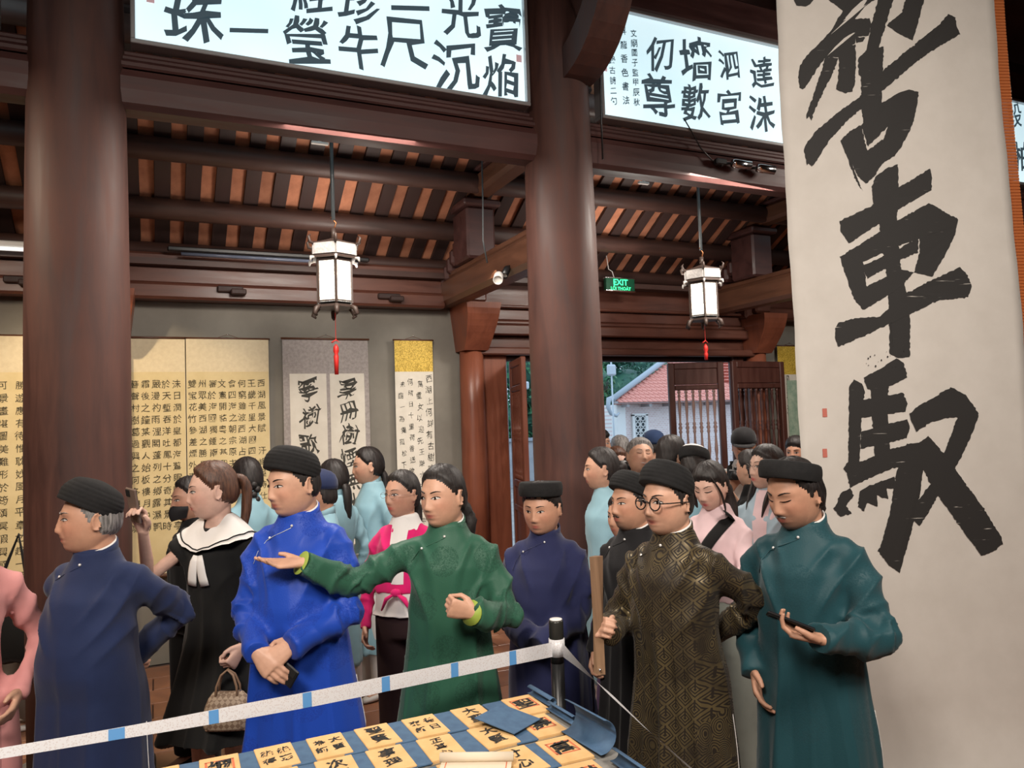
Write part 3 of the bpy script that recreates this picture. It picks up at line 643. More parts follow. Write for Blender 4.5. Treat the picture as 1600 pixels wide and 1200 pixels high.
# ------------------------------------------------------------------ hanging banner
STROKES = [[(0.252,3.810),(0.250,3.785),(0.320,3.728),(0.289,3.681),(0.261,3.636),(0.230,3.605),(0.196,3.570),(0.136,3.516),(0.102,3.469),(0.093,3.429),(0.090,3.391),(0.093,3.360),(0.108,3.351),(0.121,3.360),(0.149,3.400),(0.197,3.469),(0.227,3.504),(0.291,3.501),(0.375,3.573),(0.376,3.599),(0.441,3.605),(0.457,3.659),(0.449,3.691),(0.378,3.687),(0.430,3.748),(0.490,3.786),(0.517,3.850)],
[(0.224,3.507),(0.287,3.498),(0.251,3.413),(0.198,3.319),(0.162,3.251),(0.143,3.198),(0.132,3.220),(0.119,3.207),(0.123,3.235),(0.157,3.319),(0.194,3.413)],
[(0.294,3.548),(0.374,3.564),(0.372,3.469),(0.363,3.375),(0.348,3.334),(0.315,3.325),(0.269,3.347),(0.281,3.391),(0.289,3.469)],
[(0.516,3.882),(0.606,3.883),(0.574,3.787),(0.539,3.691),(0.500,3.580),(0.485,3.539),(0.423,3.529),(0.440,3.589),(0.457,3.665),(0.497,3.786)],
[(0.078,3.831),(0.211,3.832),(0.180,3.784),(0.163,3.765),(0.140,3.753),(0.096,3.759),(0.085,3.784)],
[(0.658,3.883),(0.762,3.884),(0.730,3.788),(0.693,3.670),(0.658,3.580),(0.598,3.609),(0.534,3.653),(0.544,3.669),(0.615,3.720),(0.633,3.787)],
[(0.376,3.599),(0.424,3.596),(0.410,3.577),(0.378,3.570)],
[(0.383,3.491),(0.423,3.532),(0.511,3.552),(0.502,3.454),(0.490,3.312),(0.477,3.155),(0.393,3.140),(0.387,3.250),(0.393,3.406),(0.381,3.416)],
[(0.098,3.055),(0.109,3.083),(0.156,3.142),(0.262,3.228),(0.371,3.300),(0.507,3.438),(0.592,3.504),(0.721,3.603),(0.799,3.660),(0.849,3.715),(0.887,3.699),(0.890,3.654),(0.907,3.616),(0.840,3.581),(0.745,3.526),(0.633,3.447),(0.525,3.359),(0.414,3.271),(0.320,3.197),(0.226,3.104),(0.147,2.990),(0.131,2.975),(0.116,2.990),(0.109,2.981)],
[(0.276,3.097),(0.323,3.141),(0.379,3.168),(0.400,3.053),(0.431,2.922),(0.384,2.885),(0.348,2.923)],
[(0.379,3.168),(0.488,3.277),(0.581,3.327),(0.626,3.340),(0.671,3.327),(0.664,3.277),(0.616,3.186),(0.516,3.167),(0.408,3.065)],
[(0.566,3.299),(0.671,3.327),(0.664,3.277),(0.631,3.167),(0.563,3.051),(0.532,3.014),(0.424,2.966),(0.475,3.080),(0.513,3.168)],
[(0.400,3.043),(0.476,3.096),(0.563,3.051),(0.469,2.977),(0.431,2.922),(0.384,2.885),(0.379,2.966)],
[(0.276,3.097),(0.295,3.088),(0.329,2.966),(0.366,2.848),(0.340,2.898)],
[(0.411,2.869),(0.437,2.922),(0.490,2.956),(0.545,2.974),(0.542,2.877),(0.517,2.673),(0.526,2.473),(0.548,2.328),(0.552,2.188),(0.540,2.051),(0.486,2.047),(0.447,2.069),(0.456,2.260),(0.453,2.474),(0.437,2.674),(0.413,2.792)],
[(0.247,2.708),(0.406,2.777),(0.551,2.868),(0.701,2.950),(0.707,2.903),(0.700,2.844),(0.637,2.811),(0.531,2.753),(0.438,2.690),(0.285,2.600),(0.250,2.656)],
[(0.237,2.537),(0.312,2.578),(0.402,2.620),(0.346,2.519),(0.355,2.406),(0.377,2.305),(0.331,2.282),(0.291,2.334)],
[(0.312,2.578),(0.528,2.704),(0.680,2.782),(0.819,2.699),(0.807,2.669),(0.715,2.642),(0.647,2.619),(0.520,2.581),(0.332,2.501)],
[(0.680,2.782),(0.819,2.699),(0.798,2.625),(0.740,2.527),(0.672,2.427),(0.585,2.450),(0.619,2.542),(0.627,2.659)],
[(0.337,2.486),(0.519,2.565),(0.618,2.619),(0.613,2.545),(0.529,2.516),(0.362,2.427)],
[(0.344,2.385),(0.526,2.467),(0.585,2.450),(0.520,2.387),(0.429,2.331),(0.337,2.281),(0.312,2.322)],
[(0.195,2.197),(0.212,2.224),(0.291,2.243),(0.411,2.246),(0.534,2.350),(0.655,2.406),(0.809,2.470),(0.845,2.429),(0.860,2.374),(0.838,2.325),(0.693,2.313),(0.556,2.252),(0.436,2.203),(0.317,2.151),(0.205,2.109),(0.192,2.155)],
[(0.318,1.961),(0.402,2.001),(0.477,2.047),(0.510,2.025),(0.524,1.955),(0.453,1.921),(0.367,1.896),(0.333,1.907)],
[(0.247,1.918),(0.271,1.954),(0.307,1.934),(0.320,1.898),(0.300,1.776),(0.287,1.654),(0.280,1.550),(0.234,1.501),(0.202,1.538),(0.226,1.569)],
[(0.349,1.915),(0.435,1.930),(0.423,1.789),(0.426,1.648),(0.428,1.529),(0.353,1.514),(0.352,1.651),(0.348,1.792)],
[(0.302,1.856),(0.393,1.869),(0.501,1.883),(0.520,1.831),(0.508,1.796),(0.388,1.782),(0.297,1.773)],
[(0.293,1.707),(0.385,1.731),(0.515,1.759),(0.525,1.717),(0.509,1.672),(0.379,1.644),(0.288,1.630)],
[(0.212,1.546),(0.304,1.575),(0.434,1.624),(0.526,1.639),(0.550,1.620),(0.536,1.558),(0.428,1.529),(0.298,1.480),(0.231,1.448)],
[(0.508,1.645),(0.637,1.650),(0.582,1.538),(0.565,1.419),(0.528,1.281),(0.496,1.179),(0.450,1.042),(0.400,1.080),(0.349,1.150),(0.369,1.185),(0.415,1.321),(0.438,1.439),(0.463,1.542)],
[(0.155,1.365),(0.186,1.426),(0.231,1.448),(0.247,1.414),(0.207,1.363),(0.233,1.329),(0.180,1.317),(0.145,1.357)],
[(0.276,1.431),(0.315,1.453),(0.442,1.493),(0.457,1.438),(0.404,1.441),(0.410,1.390),(0.356,1.410),(0.358,1.356),(0.310,1.376),(0.292,1.336),(0.263,1.360)],
[(0.526,1.786),(0.572,1.821),(0.651,1.860),(0.726,1.903),(0.797,1.865),(0.854,1.775),(0.845,1.739),(0.774,1.759),(0.698,1.759),(0.624,1.740),(0.555,1.698),(0.533,1.750)],
[(0.853,1.766),(0.823,1.688),(0.760,1.567),(0.677,1.447),(0.596,1.314),(0.554,1.259),(0.522,1.290),(0.543,1.366),(0.625,1.467),(0.687,1.606),(0.732,1.710),(0.755,1.769)],
[(0.561,1.643),(0.610,1.678),(0.686,1.588),(0.769,1.462),(0.855,1.335),(0.937,1.194),(0.944,1.158),(0.894,1.125),(0.839,1.109),(0.788,1.183),(0.705,1.309),(0.622,1.432),(0.573,1.538)]]

BP = Vector((2.72, 2.68, 0)); BD = Vector((1.03, -.39, 0)).normalized(); BA = math.atan2(BD.y, BD.x)
BANP = noisy('banner_paper', (.62, .58, .53), (.67, .63, .58), 5, .9, .06)
def bandepth(u, z): return .012*math.sin(z*2.3)+.02*math.sin(u*3.0+z*.8)-.14*max(0, (.42-z)/.42)**2
t = empty('hanging_banner', (BP.x, BP.y, 0), BA)
nx, nz = 24, 60; W_ = 1.10; Z0, Z1 = .06, 4.6
def bsheet(u0, u1, z0, z1, off, nx, nz, wav=0, cut=0):
    V = []; F = []
    for j in range(nz+1):
        z = z0+(z1-z0)*j/nz
        for i in range(nx+1):
            u = u0+(u1-u0)*i/nx
            e = wav*(math.sin(z*9)+.6*math.sin(z*23+1))*(1 if i in (0, nx) else 0)
            V.append((u+e, bandepth(u, z)+off, z))
    for j in range(nz):
        for i in range(nx): a = j*(nx+1)+i; F.append((a, a+1, a+nx+2, a+nx+1))
    n = len(V); V2 = [(x, y+.0015, z) for x, y, z in V]; F2 = [tuple(i+n for i in f[::-1]) for f in F]
    rim = [i for i in range(nx+1)]+[(j+1)*(nx+1)-1 for j in range(1, nz+1)]+[nz*(nx+1)+i for i in range(nx-1, -1, -1)]+[j*(nx+1) for j in range(nz-1, 0, -1)]
    F3 = [(rim[k], rim[(k+1) % len(rim)], rim[(k+1) % len(rim)]+n, rim[k]+n) for k in range(len(rim))]
    return MB().add(V+V2, F+F2+F3)
bsheet(.0, W_, Z0, Z1, 0, nx, nz, .0022).obj('paper_sheet', BANP, t, True)
def dry():
    m = mat('banner_ink', (.022, .020, .019), .75); N = NT(m); v = N.coord((3, 1, 3), (0, R(32), 0)); v2 = N.coord((2.0, 1, 40), (0, R(-28), 0))
    a = N.noise(v2, 2.2, 3, .6); b = N.noise(v, 1.6, 2); f = N.math('MULTIPLY', N.ramp(a, [(.67, (0, 0, 0)), (.70, (1, 1, 1))]), N.ramp(b, [(.50, (0, 0, 0)), (.56, (1, 1, 1))]))
    N.l(N.mix(f, (.022, .020, .019), (.62, .58, .53)), N.b.inputs['Base Color']); return m
DRY = dry(); mb = MB(); rr = random.Random(7)
for si, S_ in enumerate(STROKES):
    P = []
    for k in range(len(S_)):
        a = np.array(S_[k]); b = np.array(S_[(k+1) % len(S_)]); L = np.linalg.norm(b-a); n_ = max(1, int(L/.009)); nn = np.array((-(b-a)[1], (b-a)[0]))/max(L, 1e-6)
        for q in range(n_): P.append(a+(b-a)*q/n_+nn*rr.gauss(0, .0016)*(1 if q else .3))
    mb.add([(u, bandepth(u, z)-.0012-.00006*si, z) for u, z in P], [tuple(range(len(P)))])
# splashes
for k in range(16):
    u, z = .40+rr.uniform(-.1, .12), 2.03+rr.uniform(-.03, .05); s_ = rr.uniform(.001, .004)
    mb.add([(u+s_*math.cos(a), bandepth(u, z)-.004, z+s_*1.4*math.sin(a)) for a in np.arange(7)*.9], [tuple(range(7))])
mb.obj('calligraphy', DRY, t, fix=False)
for (u, z) in ((.125, 1.803), (.117, 1.615)):
    sb = MB().add([(u-.011, bandepth(u, z)-.002, z-.02), (u+.011, bandepth(u, z)-.002, z-.02), (u+.011, bandepth(u, z)-.002, z+.02), (u-.011, bandepth(u, z)-.002, z+.02)], [(0, 1, 2, 3)])
    sb.obj('seal_stamp', mat('red_seal', (.55, .16, .12), .8), t, fix=False)
MB().tube([(-.05, 0, Z1+.01), (W_+.1, 0, Z1+.01)], .02, 10).obj('hanging_rod', WOODK, t, True)
tag(t, 'very tall white paper banner with giant black brush characters at right', 'banner')
# bamboo blind behind the banner: slats one above the other
t = empty('bamboo_blind', (BP.x, BP.y, 0), BA)
BAM = noisy('bamboo_slat', (.40, .10, .025), (.62, .20, .06), 12, .45, .1, st=(.1, 1, 1))
sl = MB().box((0, 0, 0), (1.08, .008, .0145), bev=.003).obj('slat', BAM, t)
for k in range(290):
    z = 4.58-k*.0158*.98
    if z < .1: break
    o = sl if k == 0 else link('slat', sl.data, t)
    ex = (.038 if z > 2.2 else .03)+.010*math.sin(z*3)
    o.location = (.595+ex, bandepth(.6, z)+.035+.004*math.sin(z*5), z)
for u in (.2, .9, 1.15):
    MB().box((u, .028, 2.3), (.003, .003, 4.5)).obj('binding_thread', WHITE, t)
tag(t, 'reddish bamboo blind hanging just behind the tall paper banner, its edge showing at right', 'blind')
tag(shift(MB().box((3.3, 2.45, 4.66), (1.6, .08, .10), rz=BA, bev=.01), (3.3, 2.45, 4.66)).obj('banner_beam', W_BEAM), 'beam the tall banner hangs from, above the picture', 'beam').location = (3.3, 2.45, 4.66)
# ================================================================== people
def lerp(a, b, t): return a+(b-a)*t
def evalmesh(mb, voxel, ratio=1, smooth=0, sf=.5):
    me = mb.mesh(); o = bpy.data.objects.new('tmp', me); COL.objects.link(o)
    q = o.modifiers.new('r', 'REMESH'); q.mode = 'VOXEL'; q.voxel_size = voxel; q.adaptivity = 0
    if smooth: q = o.modifiers.new('s', 'SMOOTH'); q.iterations = smooth; q.factor = sf
    if ratio < 1: q = o.modifiers.new('d', 'DECIMATE'); q.ratio = ratio
    r = bpy.data.meshes.new_from_object(o.evaluated_get(bpy.context.evaluated_depsgraph_get()))
    bpy.data.objects.remove(o); bpy.data.meshes.remove(me); return r
def getv(me): V = np.zeros(len(me.vertices)*3); me.vertices.foreach_get('co', V); return V.reshape(-1, 3)
def getn(me): V = np.zeros(len(me.vertices)*3, np.float32); me.vertices.foreach_get('normal', V); return V.reshape(-1, 3).astype(float)
def setv(me, V): me.vertices.foreach_set('co', V.ravel()); me.update()
def shade(me): me.polygons.foreach_set('use_smooth', [True]*len(me.polygons))
class PN:   # smooth pseudo noise from sines
    def __init__(s, seed, n=10, f=1.):
        r = np.random.RandomState(seed); d = r.normal(size=(n, 3)); d /= np.linalg.norm(d, axis=1)[:, None]
        s.k = d*f*r.uniform(.6, 1.6, (n, 1)); s.p = r.uniform(0, 6.28, n)
    def __call__(s, V, st=(1, 1, 1)): return np.sin((V*np.array(st))@s.k.T+s.p).mean(1)*2
def rotz(a): c, s_ = math.cos(a), math.sin(a); return np.array([[c, -s_, 0], [s_, c, 0], [0, 0, 1]])
def rotx(a): c, s_ = math.cos(a), math.sin(a); return np.array([[1, 0, 0], [0, c, -s_], [0, s_, c]])
def roty(a): c, s_ = math.cos(a), math.sin(a); return np.array([[c, 0, s_], [0, 1, 0], [-s_, 0, c]])
def sm(x, a, b): t = np.clip((x-a)/(b-a), 0, 1); return t*t*(3-2*t)
def g2(x, s_): return np.exp(-.5*(x/s_)**2)
def facedisp(x, z, female=0, mouth=0, smile=0):
    nose_a = np.interp(z, [-.054, -.047, -.040, -.033, -.012, .010, .028], [0, .0035, .0165, .0180, .0115, .0050, 0])*(1 if not female else .86)
    sg = np.interp(z, [-.045, -.015, .02], [.0100, .0068, .0085]); ax = np.abs(x)
    d = nose_a*g2(x, sg)
    d += .0062*g2(ax-.0135, .0052)*g2(z+.041, .0062)
    d -= .0085*g2(ax-.031, .0155)*g2(z-.004, .0095)
    d += .0045*g2(ax-.030, .018)*g2(z-.027, .0075)
    d += .004*g2(ax-.030, .011)*g2(z-.003, .006)       # lid mound
    d += (.004+.003*smile)*g2(ax-.042, .015)*g2(z+.022-.006*smile, .018)
    d += .0055*g2(x, .022)*g2(z+.066, .018)
    d += .0036*g2(x, .016)*g2(z+.0605, .0036)+.0044*g2(x, .0145)*g2(z+.0715, .0042)
    d -= (.0035+.008*mouth)*g2(x, .019)*g2(z+.066, .0019+.003*mouth)
    d -= .003*g2(x, .018)*g2(z+.082, .005)
    d += .009*g2(x, .019)*g2(z+.102, .014)
    d -= .002*g2(ax-.030, .005)*g2(z+.052, .012)
    return d
def headgrid(fem, nu=72, nv=54, wide=1., mouth=0, smile=0):
    th = np.arange(nu)*2*PI/nu; ph = (np.arange(1, nv)/nv)*PI
    TH, PH = np.meshgrid(th, ph); dz = np.cos(PH); dx = np.sin(TH); dy = -np.cos(TH)
    p = np.where(dz < 0, 2.75 if not fem else 2.5, 2.1); rxy = (1-np.abs(dz)**p)**(1/p)
    t = np.clip(-dz, 0, 1)
    x = .0765*wide*dx*rxy*(1-(.20 if not fem else .26)*t**1.6); y = .096*dy*rxy; z = .119*dz
    y = np.where(dy > 0, y*(1-.42*sm(t, .05, .9))+.004, y*(1-.10*t)*.96)
    z = np.where(dz > 0, z*.98, z)
    front = sm(-y, .02, .06)
    y = y-facedisp(x, z, fem, mouth, smile)*front
    return np.stack([x, y, z], -1), TH, PH
HS = 1.06
def headmesh(mb, M, T, fem, wide, mouth, smile, s):
    G, TH, PH = headgrid(fem, wide=wide, mouth=mouth, smile=smile); nv, nu, _ = G.shape
    tr = lambda P: (np.asarray(P)*s*HS)@M.T+T
    rings = [tr(G[j]) for j in range(nv)]
    mb.loft([rings[j] for j in range(nv-1, -1, -1)], True)
    for sx in (-1, 1):   # ears
        pts = []
        for k in range(11):
            a = R(-70+k*25); pts.append((sx*(.077*wide+.010*math.sin(max(0, a+.3))*.6+.004), .012+.015*math.sin(a+.25)*1.0, .0-.004+.030*math.cos(a+.1)))
        e = MB(); rng = [(sx*(.0745*wide), .006+.015*math.cos(a), -.002+.030*math.sin(a)) for a in np.arange(12)*2*PI/12]
        rg2 = [(sx*(.087*wide), .016+.0165*math.cos(a), .0+.033*math.sin(a)) for a in np.arange(12)*2*PI/12]
        rg3 = [(sx*(.080*wide), .013+.009*math.cos(a), .0+.021*math.sin(a)) for a in np.arange(12)*2*PI/12]
        mb.loft([tr(rng), tr(rg2), tr(rg3)])
def hand(mb, wrist, dirv, pn, side, curl, s, spread=.0, thumb=.5, curls=None):
    """palm normal pn (points out of the palm), side: +1 left hand, -1 right hand"""
    d = np.array(dirv, float); d /= np.linalg.norm(d); n = np.array(pn, float); n -= n@d*d; n /= np.linalg.norm(n)
    lat = np.cross(d, n)*(-side)      # towards the thumb
    W = np.array(wrist, float); P = lambda a, b, c: W+(d*a+lat*b+n*c)*s
    rings = []
    for a, w_, h in ((-.02, .024, .019), (.0, .025, .018), (.02, .030, .016), (.05, .038, .015), (.08, .041, .0135), (.092, .038, .011)):
        th = np.arange(12)*2*PI/12; rings.append([P(a, w_*math.copysign(abs(math.cos(t))**.8, math.cos(t)), h*math.sin(t)) for t in th])
    mb.loft(rings)
    spec = [(.029, .040, .026, .021), (.010, .045, .029, .022), (-.010, .041, .027, .021), (-.028, .032, .020, .018)]
    for k, (b, l1, l2, l3) in enumerate(spec):
        c = (curls[k] if curls else curl); base = np.array([.080 if k < 3 else .074, b, 0]); sp = spread*(1.5-k)*.5
        ang = 0; pts = [np.array([.05, b*.8, 0]), base]; p = base.copy()
        for L_, q in ((l1, 1.35), (l2, 1.65), (l3, 1.0)):
            ang += c*q; p = p+np.array([math.cos(ang)*L_*math.cos(sp), math.cos(ang)*L_*math.sin(sp), math.sin(ang)*L_]); pts.append(p.copy())
        mb.tube([P(*q) for q in pts], np.array([.0095, .0095, .0088, .0080, .0062])*s*(1 if k < 3 else .9), 8)
    tp = [(.005, .018, .002), (.030, .040, .008+.012*thumb), (.055, .054-.012*thumb, .014+.022*thumb), (.080, .058-.030*thumb, .016+.028*thumb)]
    mb.tube([P(*q) for q in tp], np.array([.015, .0125, .0105, .008])*s, 8)
def ik(S, W, pole, l1, l2):
    S, W, pole = map(lambda q: np.array(q, float), (S, W, pole)); v = W-S; L = np.linalg.norm(v)
    if L > (l1+l2)*.995: W = S+v/L*(l1+l2)*.995; v = W-S; L = np.linalg.norm(v)
    a = (l1*l1-l2*l2+L*L)/(2*L); h = math.sqrt(max(0, l1*l1-a*a)); e = pole-S; u = v/L; e -= e@u*u; e /= np.linalg.norm(e)+1e-9
    return S+u*a+e*h, W
def skinmat():
    m = mat('skin', (.5, .28, .19), .5); N = NT(m)
    at = N.n('ShaderNodeAttribute', attribute_name='tone'); v = N.coord(); a = N.noise(v, 26, 3)
    k = N.ramp(a, [(.3, (.90, .87, .87)), (.7, (1.06, 1.04, 1.04))]); N.l(N.mix(1., at.outputs['Color'], k, 'MULTIPLY'), N.b.inputs['Base Color'])
    N.b.inputs['Subsurface Weight'].default_value = .0; N.bump(a, .06, .002); return m
SKIN = skinmat()
def hairmat(name, c1, c2, rough=.55):
    m = mat(name, c1, rough); N = NT(m); v = N.coord((1, 1, .12)); a = N.noise(v, 130, 2, .6); N.l(N.ramp(a, [(.35, c1), (.7, c2)]), N.b.inputs['Base Color']); N.bump(a, .6, .003); return m
HAIRB = hairmat('black_hair', (.008, .006, .006), (.028, .021, .019))
HAIRR = hairmat('brown_hair', (.045, .018, .010), (.13, .055, .03))
HAIRG = hairmat('grey_hair', (.10, .095, .09), (.34, .32, .31), .6)
EYEW = mat('eye_white', (.62, .57, .53), .3); IRIS = mat('dark_iris', (.010, .006, .005), .12); TURB = noisy('black_turban_cloth', (.004, .004, .0045), (.008, .0075, .008), 60, .9, .3)
def turb2():
    pass
def cloth(name, col, rough=.6, kind='plain', sheen=.2, col2=None, fs=1.):
    if name in MATS: return MATS[name]
    m = mat(name, col, rough, sheen=sheen*.5, spec=.22); N = NT(m); v = N.coord()
    wv = N.noise(v, 190, 2, .5)
    if kind == 'plain':
        a = N.noise(v, 5, 3); N.l(N.ramp(a, [(.3, tuple(c*.88 for c in col)), (.7, tuple(c*1.12 for c in col))]), N.b.inputs['Base Color']); N.bump(N.math('ADD', wv, a), .12, .003)
    elif kind == 'silk':    # tone-on-tone round medallions woven into glossy silk
        tc = N.n('ShaderNodeTexCoord'); sp = N.n('ShaderNodeSeparateXYZ'); N.l(tc.outputs['Object'], sp.inputs[0])
        cell = .17*fs
        def tri(x, off): q = N.math('ADD', N.math('DIVIDE', x, cell), off); return N.math('SUBTRACT', N.math('FRACT', q), .5)
        row = N.math('MULTIPLY', N.math('MODULO', N.math('FLOOR', N.math('ADD', N.math('DIVIDE', sp.outputs[2], cell), 40.)), 2.), .5)
        gx = N.math('SUBTRACT', N.math('FRACT', N.math('ADD', N.math('ADD', N.math('DIVIDE', sp.outputs[0], cell), row), 40.)), .5); gz = tri(sp.outputs[2], 40.)
        r_ = N.math('SQRT', N.math('ADD', N.math('MULTIPLY', gx, gx), N.math('MULTIPLY', gz, gz)))
        disc = N.math('LESS_THAN', r_, .34); a = N.noise(v, 60/fs, 2, .6, 3.5)
        pat = N.math('MULTIPLY', disc, N.math('GREATER_THAN', a, .5))
        c2 = col2 or tuple(c*.62 for c in col)
        N.l(N.mix(N.math('MULTIPLY', pat, .5), col, c2), N.b.inputs['Base Color'])
        N.l(N.ramp(pat, [(0, (rough,)*3), (1, (min(1, rough+.22),)*3)]), N.b.inputs['Roughness']); N.bump(wv, .25, .002)
    elif kind == 'key':     # gold key-fret brocade with coiled medallions
        tc = N.n('ShaderNodeTexCoord'); mp = N.n('ShaderNodeMapping'); mp.inputs['Rotation'].default_value = (0, R(45), 0); N.l(tc.outputs['Object'], mp.inputs[0])
        sp = N.n('ShaderNodeSeparateXYZ'); N.l(mp.outputs[0], sp.inputs[0]); s0 = N.n('ShaderNodeSeparateXYZ'); N.l(tc.outputs['Object'], s0.inputs[0]); cell = .046
        fx = N.math('SUBTRACT', N.math('FRACT', N.math('ADD', N.math('DIVIDE', sp.outputs[0], cell), 40.)), .5); fz = N.math('SUBTRACT', N.math('FRACT', N.math('ADD', N.math('DIVIDE', sp.outputs[2], cell), 40.)), .5)
        mx = N.math('MAXIMUM', N.math('ABSOLUTE', fx), N.math('ABSOLUTE', fz))
        sq = N.math('GREATER_THAN', N.math('FRACT', N.math('MULTIPLY', mx, 6.)), .5)
        gap = N.math('MULTIPLY', N.math('GREATER_THAN', fx, .05), N.math('LESS_THAN', N.math('ABSOLUTE', N.math('SUBTRACT', fz, fx)), .07))
        key = N.math('MULTIPLY', sq, N.math('SUBTRACT', 1., gap))
        cm = .30
        hx = N.math('SUBTRACT', N.math('FRACT', N.math('ADD', N.math('DIVIDE', s0.outputs[0], cm), 40.75)), .5); hz = N.math('SUBTRACT', N.math('FRACT', N.math('ADD', N.math('DIVIDE', s0.outputs[2], cm), 40.1)), .5)
        r_ = N.math('SQRT', N.math('ADD', N.math('MULTIPLY', hx, hx), N.math('MULTIPLY', hz, hz)))
        vo = N.n('ShaderNodeTexVoronoi', ins={'Scale': 17.}); N.l(tc.outputs['Object'], vo.inputs['Vector'])
        coil = N.math('GREATER_THAN', N.math('FRACT', N.math('MULTIPLY', vo.outputs['Distance'], 9.)), .5)
        inm = N.math('LESS_THAN', r_, .30)
        pat = N.math('ADD', N.math('MULTIPLY', coil, inm), N.math('MULTIPLY', key, N.math('SUBTRACT', 1., inm)))
        wear = N.noise(v, 7, 3); pat = N.math('MULTIPLY', pat, N.ramp(wear, [(.36, (.12,)*3), (.6, (1,)*3)]))
        N.l(N.mix(pat, col, col2), N.b.inputs['Base Color']); N.l(N.ramp(pat, [(0, (.6,)*3), (1, (.36,)*3)]), N.b.inputs['Roughness'])
        N.l(N.math('MULTIPLY', pat, .35), N.b.inputs['Metallic']); N.bump(pat, .25, .002)
    return m
SHOULD = .147
def person(lb, px, py, D, turn, head=(0, 0, 0), arms=None, fem=0, girth=1., belly=0., skin=(.50, .27, .175), near=True, hair='short', hairm=None, hat=None, robe=None,
           legs=True, face=None, voxel=None, seed=1, group=None, shoes=None, lean=0, extra=None, stub=0):
    """px,py: where the crown appears in the photograph; D: metres in front of the camera"""
    top = at_d(px, py+(7 if near and hat else 0), D); H = top[2]; s = H/1.685
    turn = turn+math.degrees(math.atan((px-800)/FPX)); rz = R(-25-turn); root = empty('person', (0, 0, 0), rz); face = face or {}
    hy, hp, hr = [R(q) for q in head]
    Mh = rotz(-hy)@rotx(-hp)@roty(hr)              # +hy turns the head to the image left
    neck = np.array([0, .008, 1.462]); hc = neck+Mh@np.array([0, -.024, .094]); L = lean
    hoff = hc.copy(); hw = rotz(rz)@(hc*s)
    root.location = (top[0]-hw[0], top[1]-hw[1], 0)
    tag(root, lb, 'person', group)
    vx = voxel or (.0046 if near else .0085)
    B = MB(); E32 = lambda w_, d_, z, cy=0, n=28, e=2.3: [((w_*math.copysign(abs(math.cos(a))**(2/e), math.cos(a)))*s, (cy+d_*math.copysign(abs(math.sin(a))**(2/e), math.sin(a)))*s, z*s) for a in np.arange(n)*2*PI/n]
    headmesh(B, Mh, hc*s, fem, face.get('wide', 1.), face.get('mouth', 0), face.get('smile', 0), s)
    fn = .80 if fem else 1.
    B.tube([np.array((0, .02, 1.35))*s, np.array((0, .015, 1.42))*s, (neck+Mh@np.array((0, .008, .03)))*s, (neck+Mh@np.array((0, .006, .08)))*s], np.array([.075, .064, .059, .056])*s*(1.0 if not fem else .80), 20)
    gw = girth; sh = .90 if fem else 1.
    tors = [(.84, .155*gw, .105*gw, .01), (.93, .165*gw, .112*gw, .012), (1.02, .148*gw, .098*gw-.0, 0), (1.10, .142*gw, .095*gw, -.005), (1.20, .145*sh, .105*gw, -.004), (1.28, .145*sh, .105, .002), (1.33, .125*sh, .088, .012), (1.38, .092*sh, .068, .017), (1.45, .058, .053, .018)]
    B.loft([E32(.94*w_*(.84 if fem and .9 < z < 1.35 else .96), d_*(.86 if z > .9 else 1), z, c) for z, w_, d_, c in tors])
    SK = {}
    arms = arms or {}
    for sd in (1, -1):
        a = dict(dict(w=(sd*.23, -.03, .85), pole=(sd*.4, .5, 1.1), curl=.3, pn=(-sd, 0, 0), thumb=.5), **arms.get('L' if sd > 0 else 'R', {}))
        S = np.array([sd*SHOULD*sh*(.85+.15*gw), .012, 1.335]); El, W = ik(S, a['w'], a['pole'], .285, .245)
        hd = a.get('hd'); hd = np.array(hd, float) if hd is not None else W-El
        SK[sd] = (S, El, W, hd/np.linalg.norm(hd), a)
        f_ = .86 if fem else 1.
        B.tube([S*s, lerp(S, El, .35)*s, El*s, lerp(El, W, .35)*s, W*s], np.array([.034, .036, .030, .031, .024])*s*f_, 12)
        B.sphere(S*s, .034*s*f_)
        hand(B, W*s, hd, a['pn'], sd, a['curl'], s*(.92 if fem else 1.), a.get('spread', 0), a['thumb'], a.get('curls'))
    if legs:
        for sd in (1, -1):
            hp_, kn, an = np.array([sd*.085, .01, .88]), np.array([sd*.09, -.01, .49]), np.array([sd*.095, .02, .09])
            B.tube([hp_*s, lerp(hp_, kn, .5)*s, kn*s, lerp(kn, an, .35)*s, an*s], np.array([.083, .072, .054, .052, .036])*s*(.95 if fem else 1), 12)
            B.tube([(an+(0, .02, -.04))*s, (an+(0, -.05, -.052))*s, (an+(0, -.14, -.062))*s], np.array([.038, .036, .024])*s, 10)
    body = evalmesh(B, vx, .42 if near else .5); V = getv(body); shade(body)
    # skin tone attribute: lips, beard shadow, cheeks
    Hl = ((V/s-hc)@Mh)/HS      # head-local
    x, y, z = Hl.T; inh = (np.abs(x) < .09)*(z > -.13)*(y < -.03); base = np.tile(np.array(skin), (len(V), 1))
    lips = inh*g2(x, .017)**2*np.exp(-((z+.066)/.0085)**4)
    lipc = np.array(face.get('lips', (.42, .13, .10) if not fem else (.50, .10, .09)))
    base = base*(1-np.clip(lips*1.2, 0, 1)[:, None])+lipc*np.clip(lips*1.2, 0, 1)[:, None]
    ch = inh*g2(np.abs(x)-.045, .018)*g2(z+.025, .02)*.35; base = base*(1-ch[:, None])+np.array([skin[0]*1.02, skin[1]*.72, skin[2]*.70])*ch[:, None]
    if stub:
        st = inh*(np.clip(g2(x, .020)*g2(z+.052, .0045)*1.1+g2(x, .020)*g2(z+.098, .014)*1.0+.2*sm(-z, .045, .07), 0, 1))*stub*(1-np.clip(lips, 0, 1)); base = base*(1-st[:, None])+np.array([.06, .045, .04])*st[:, None]
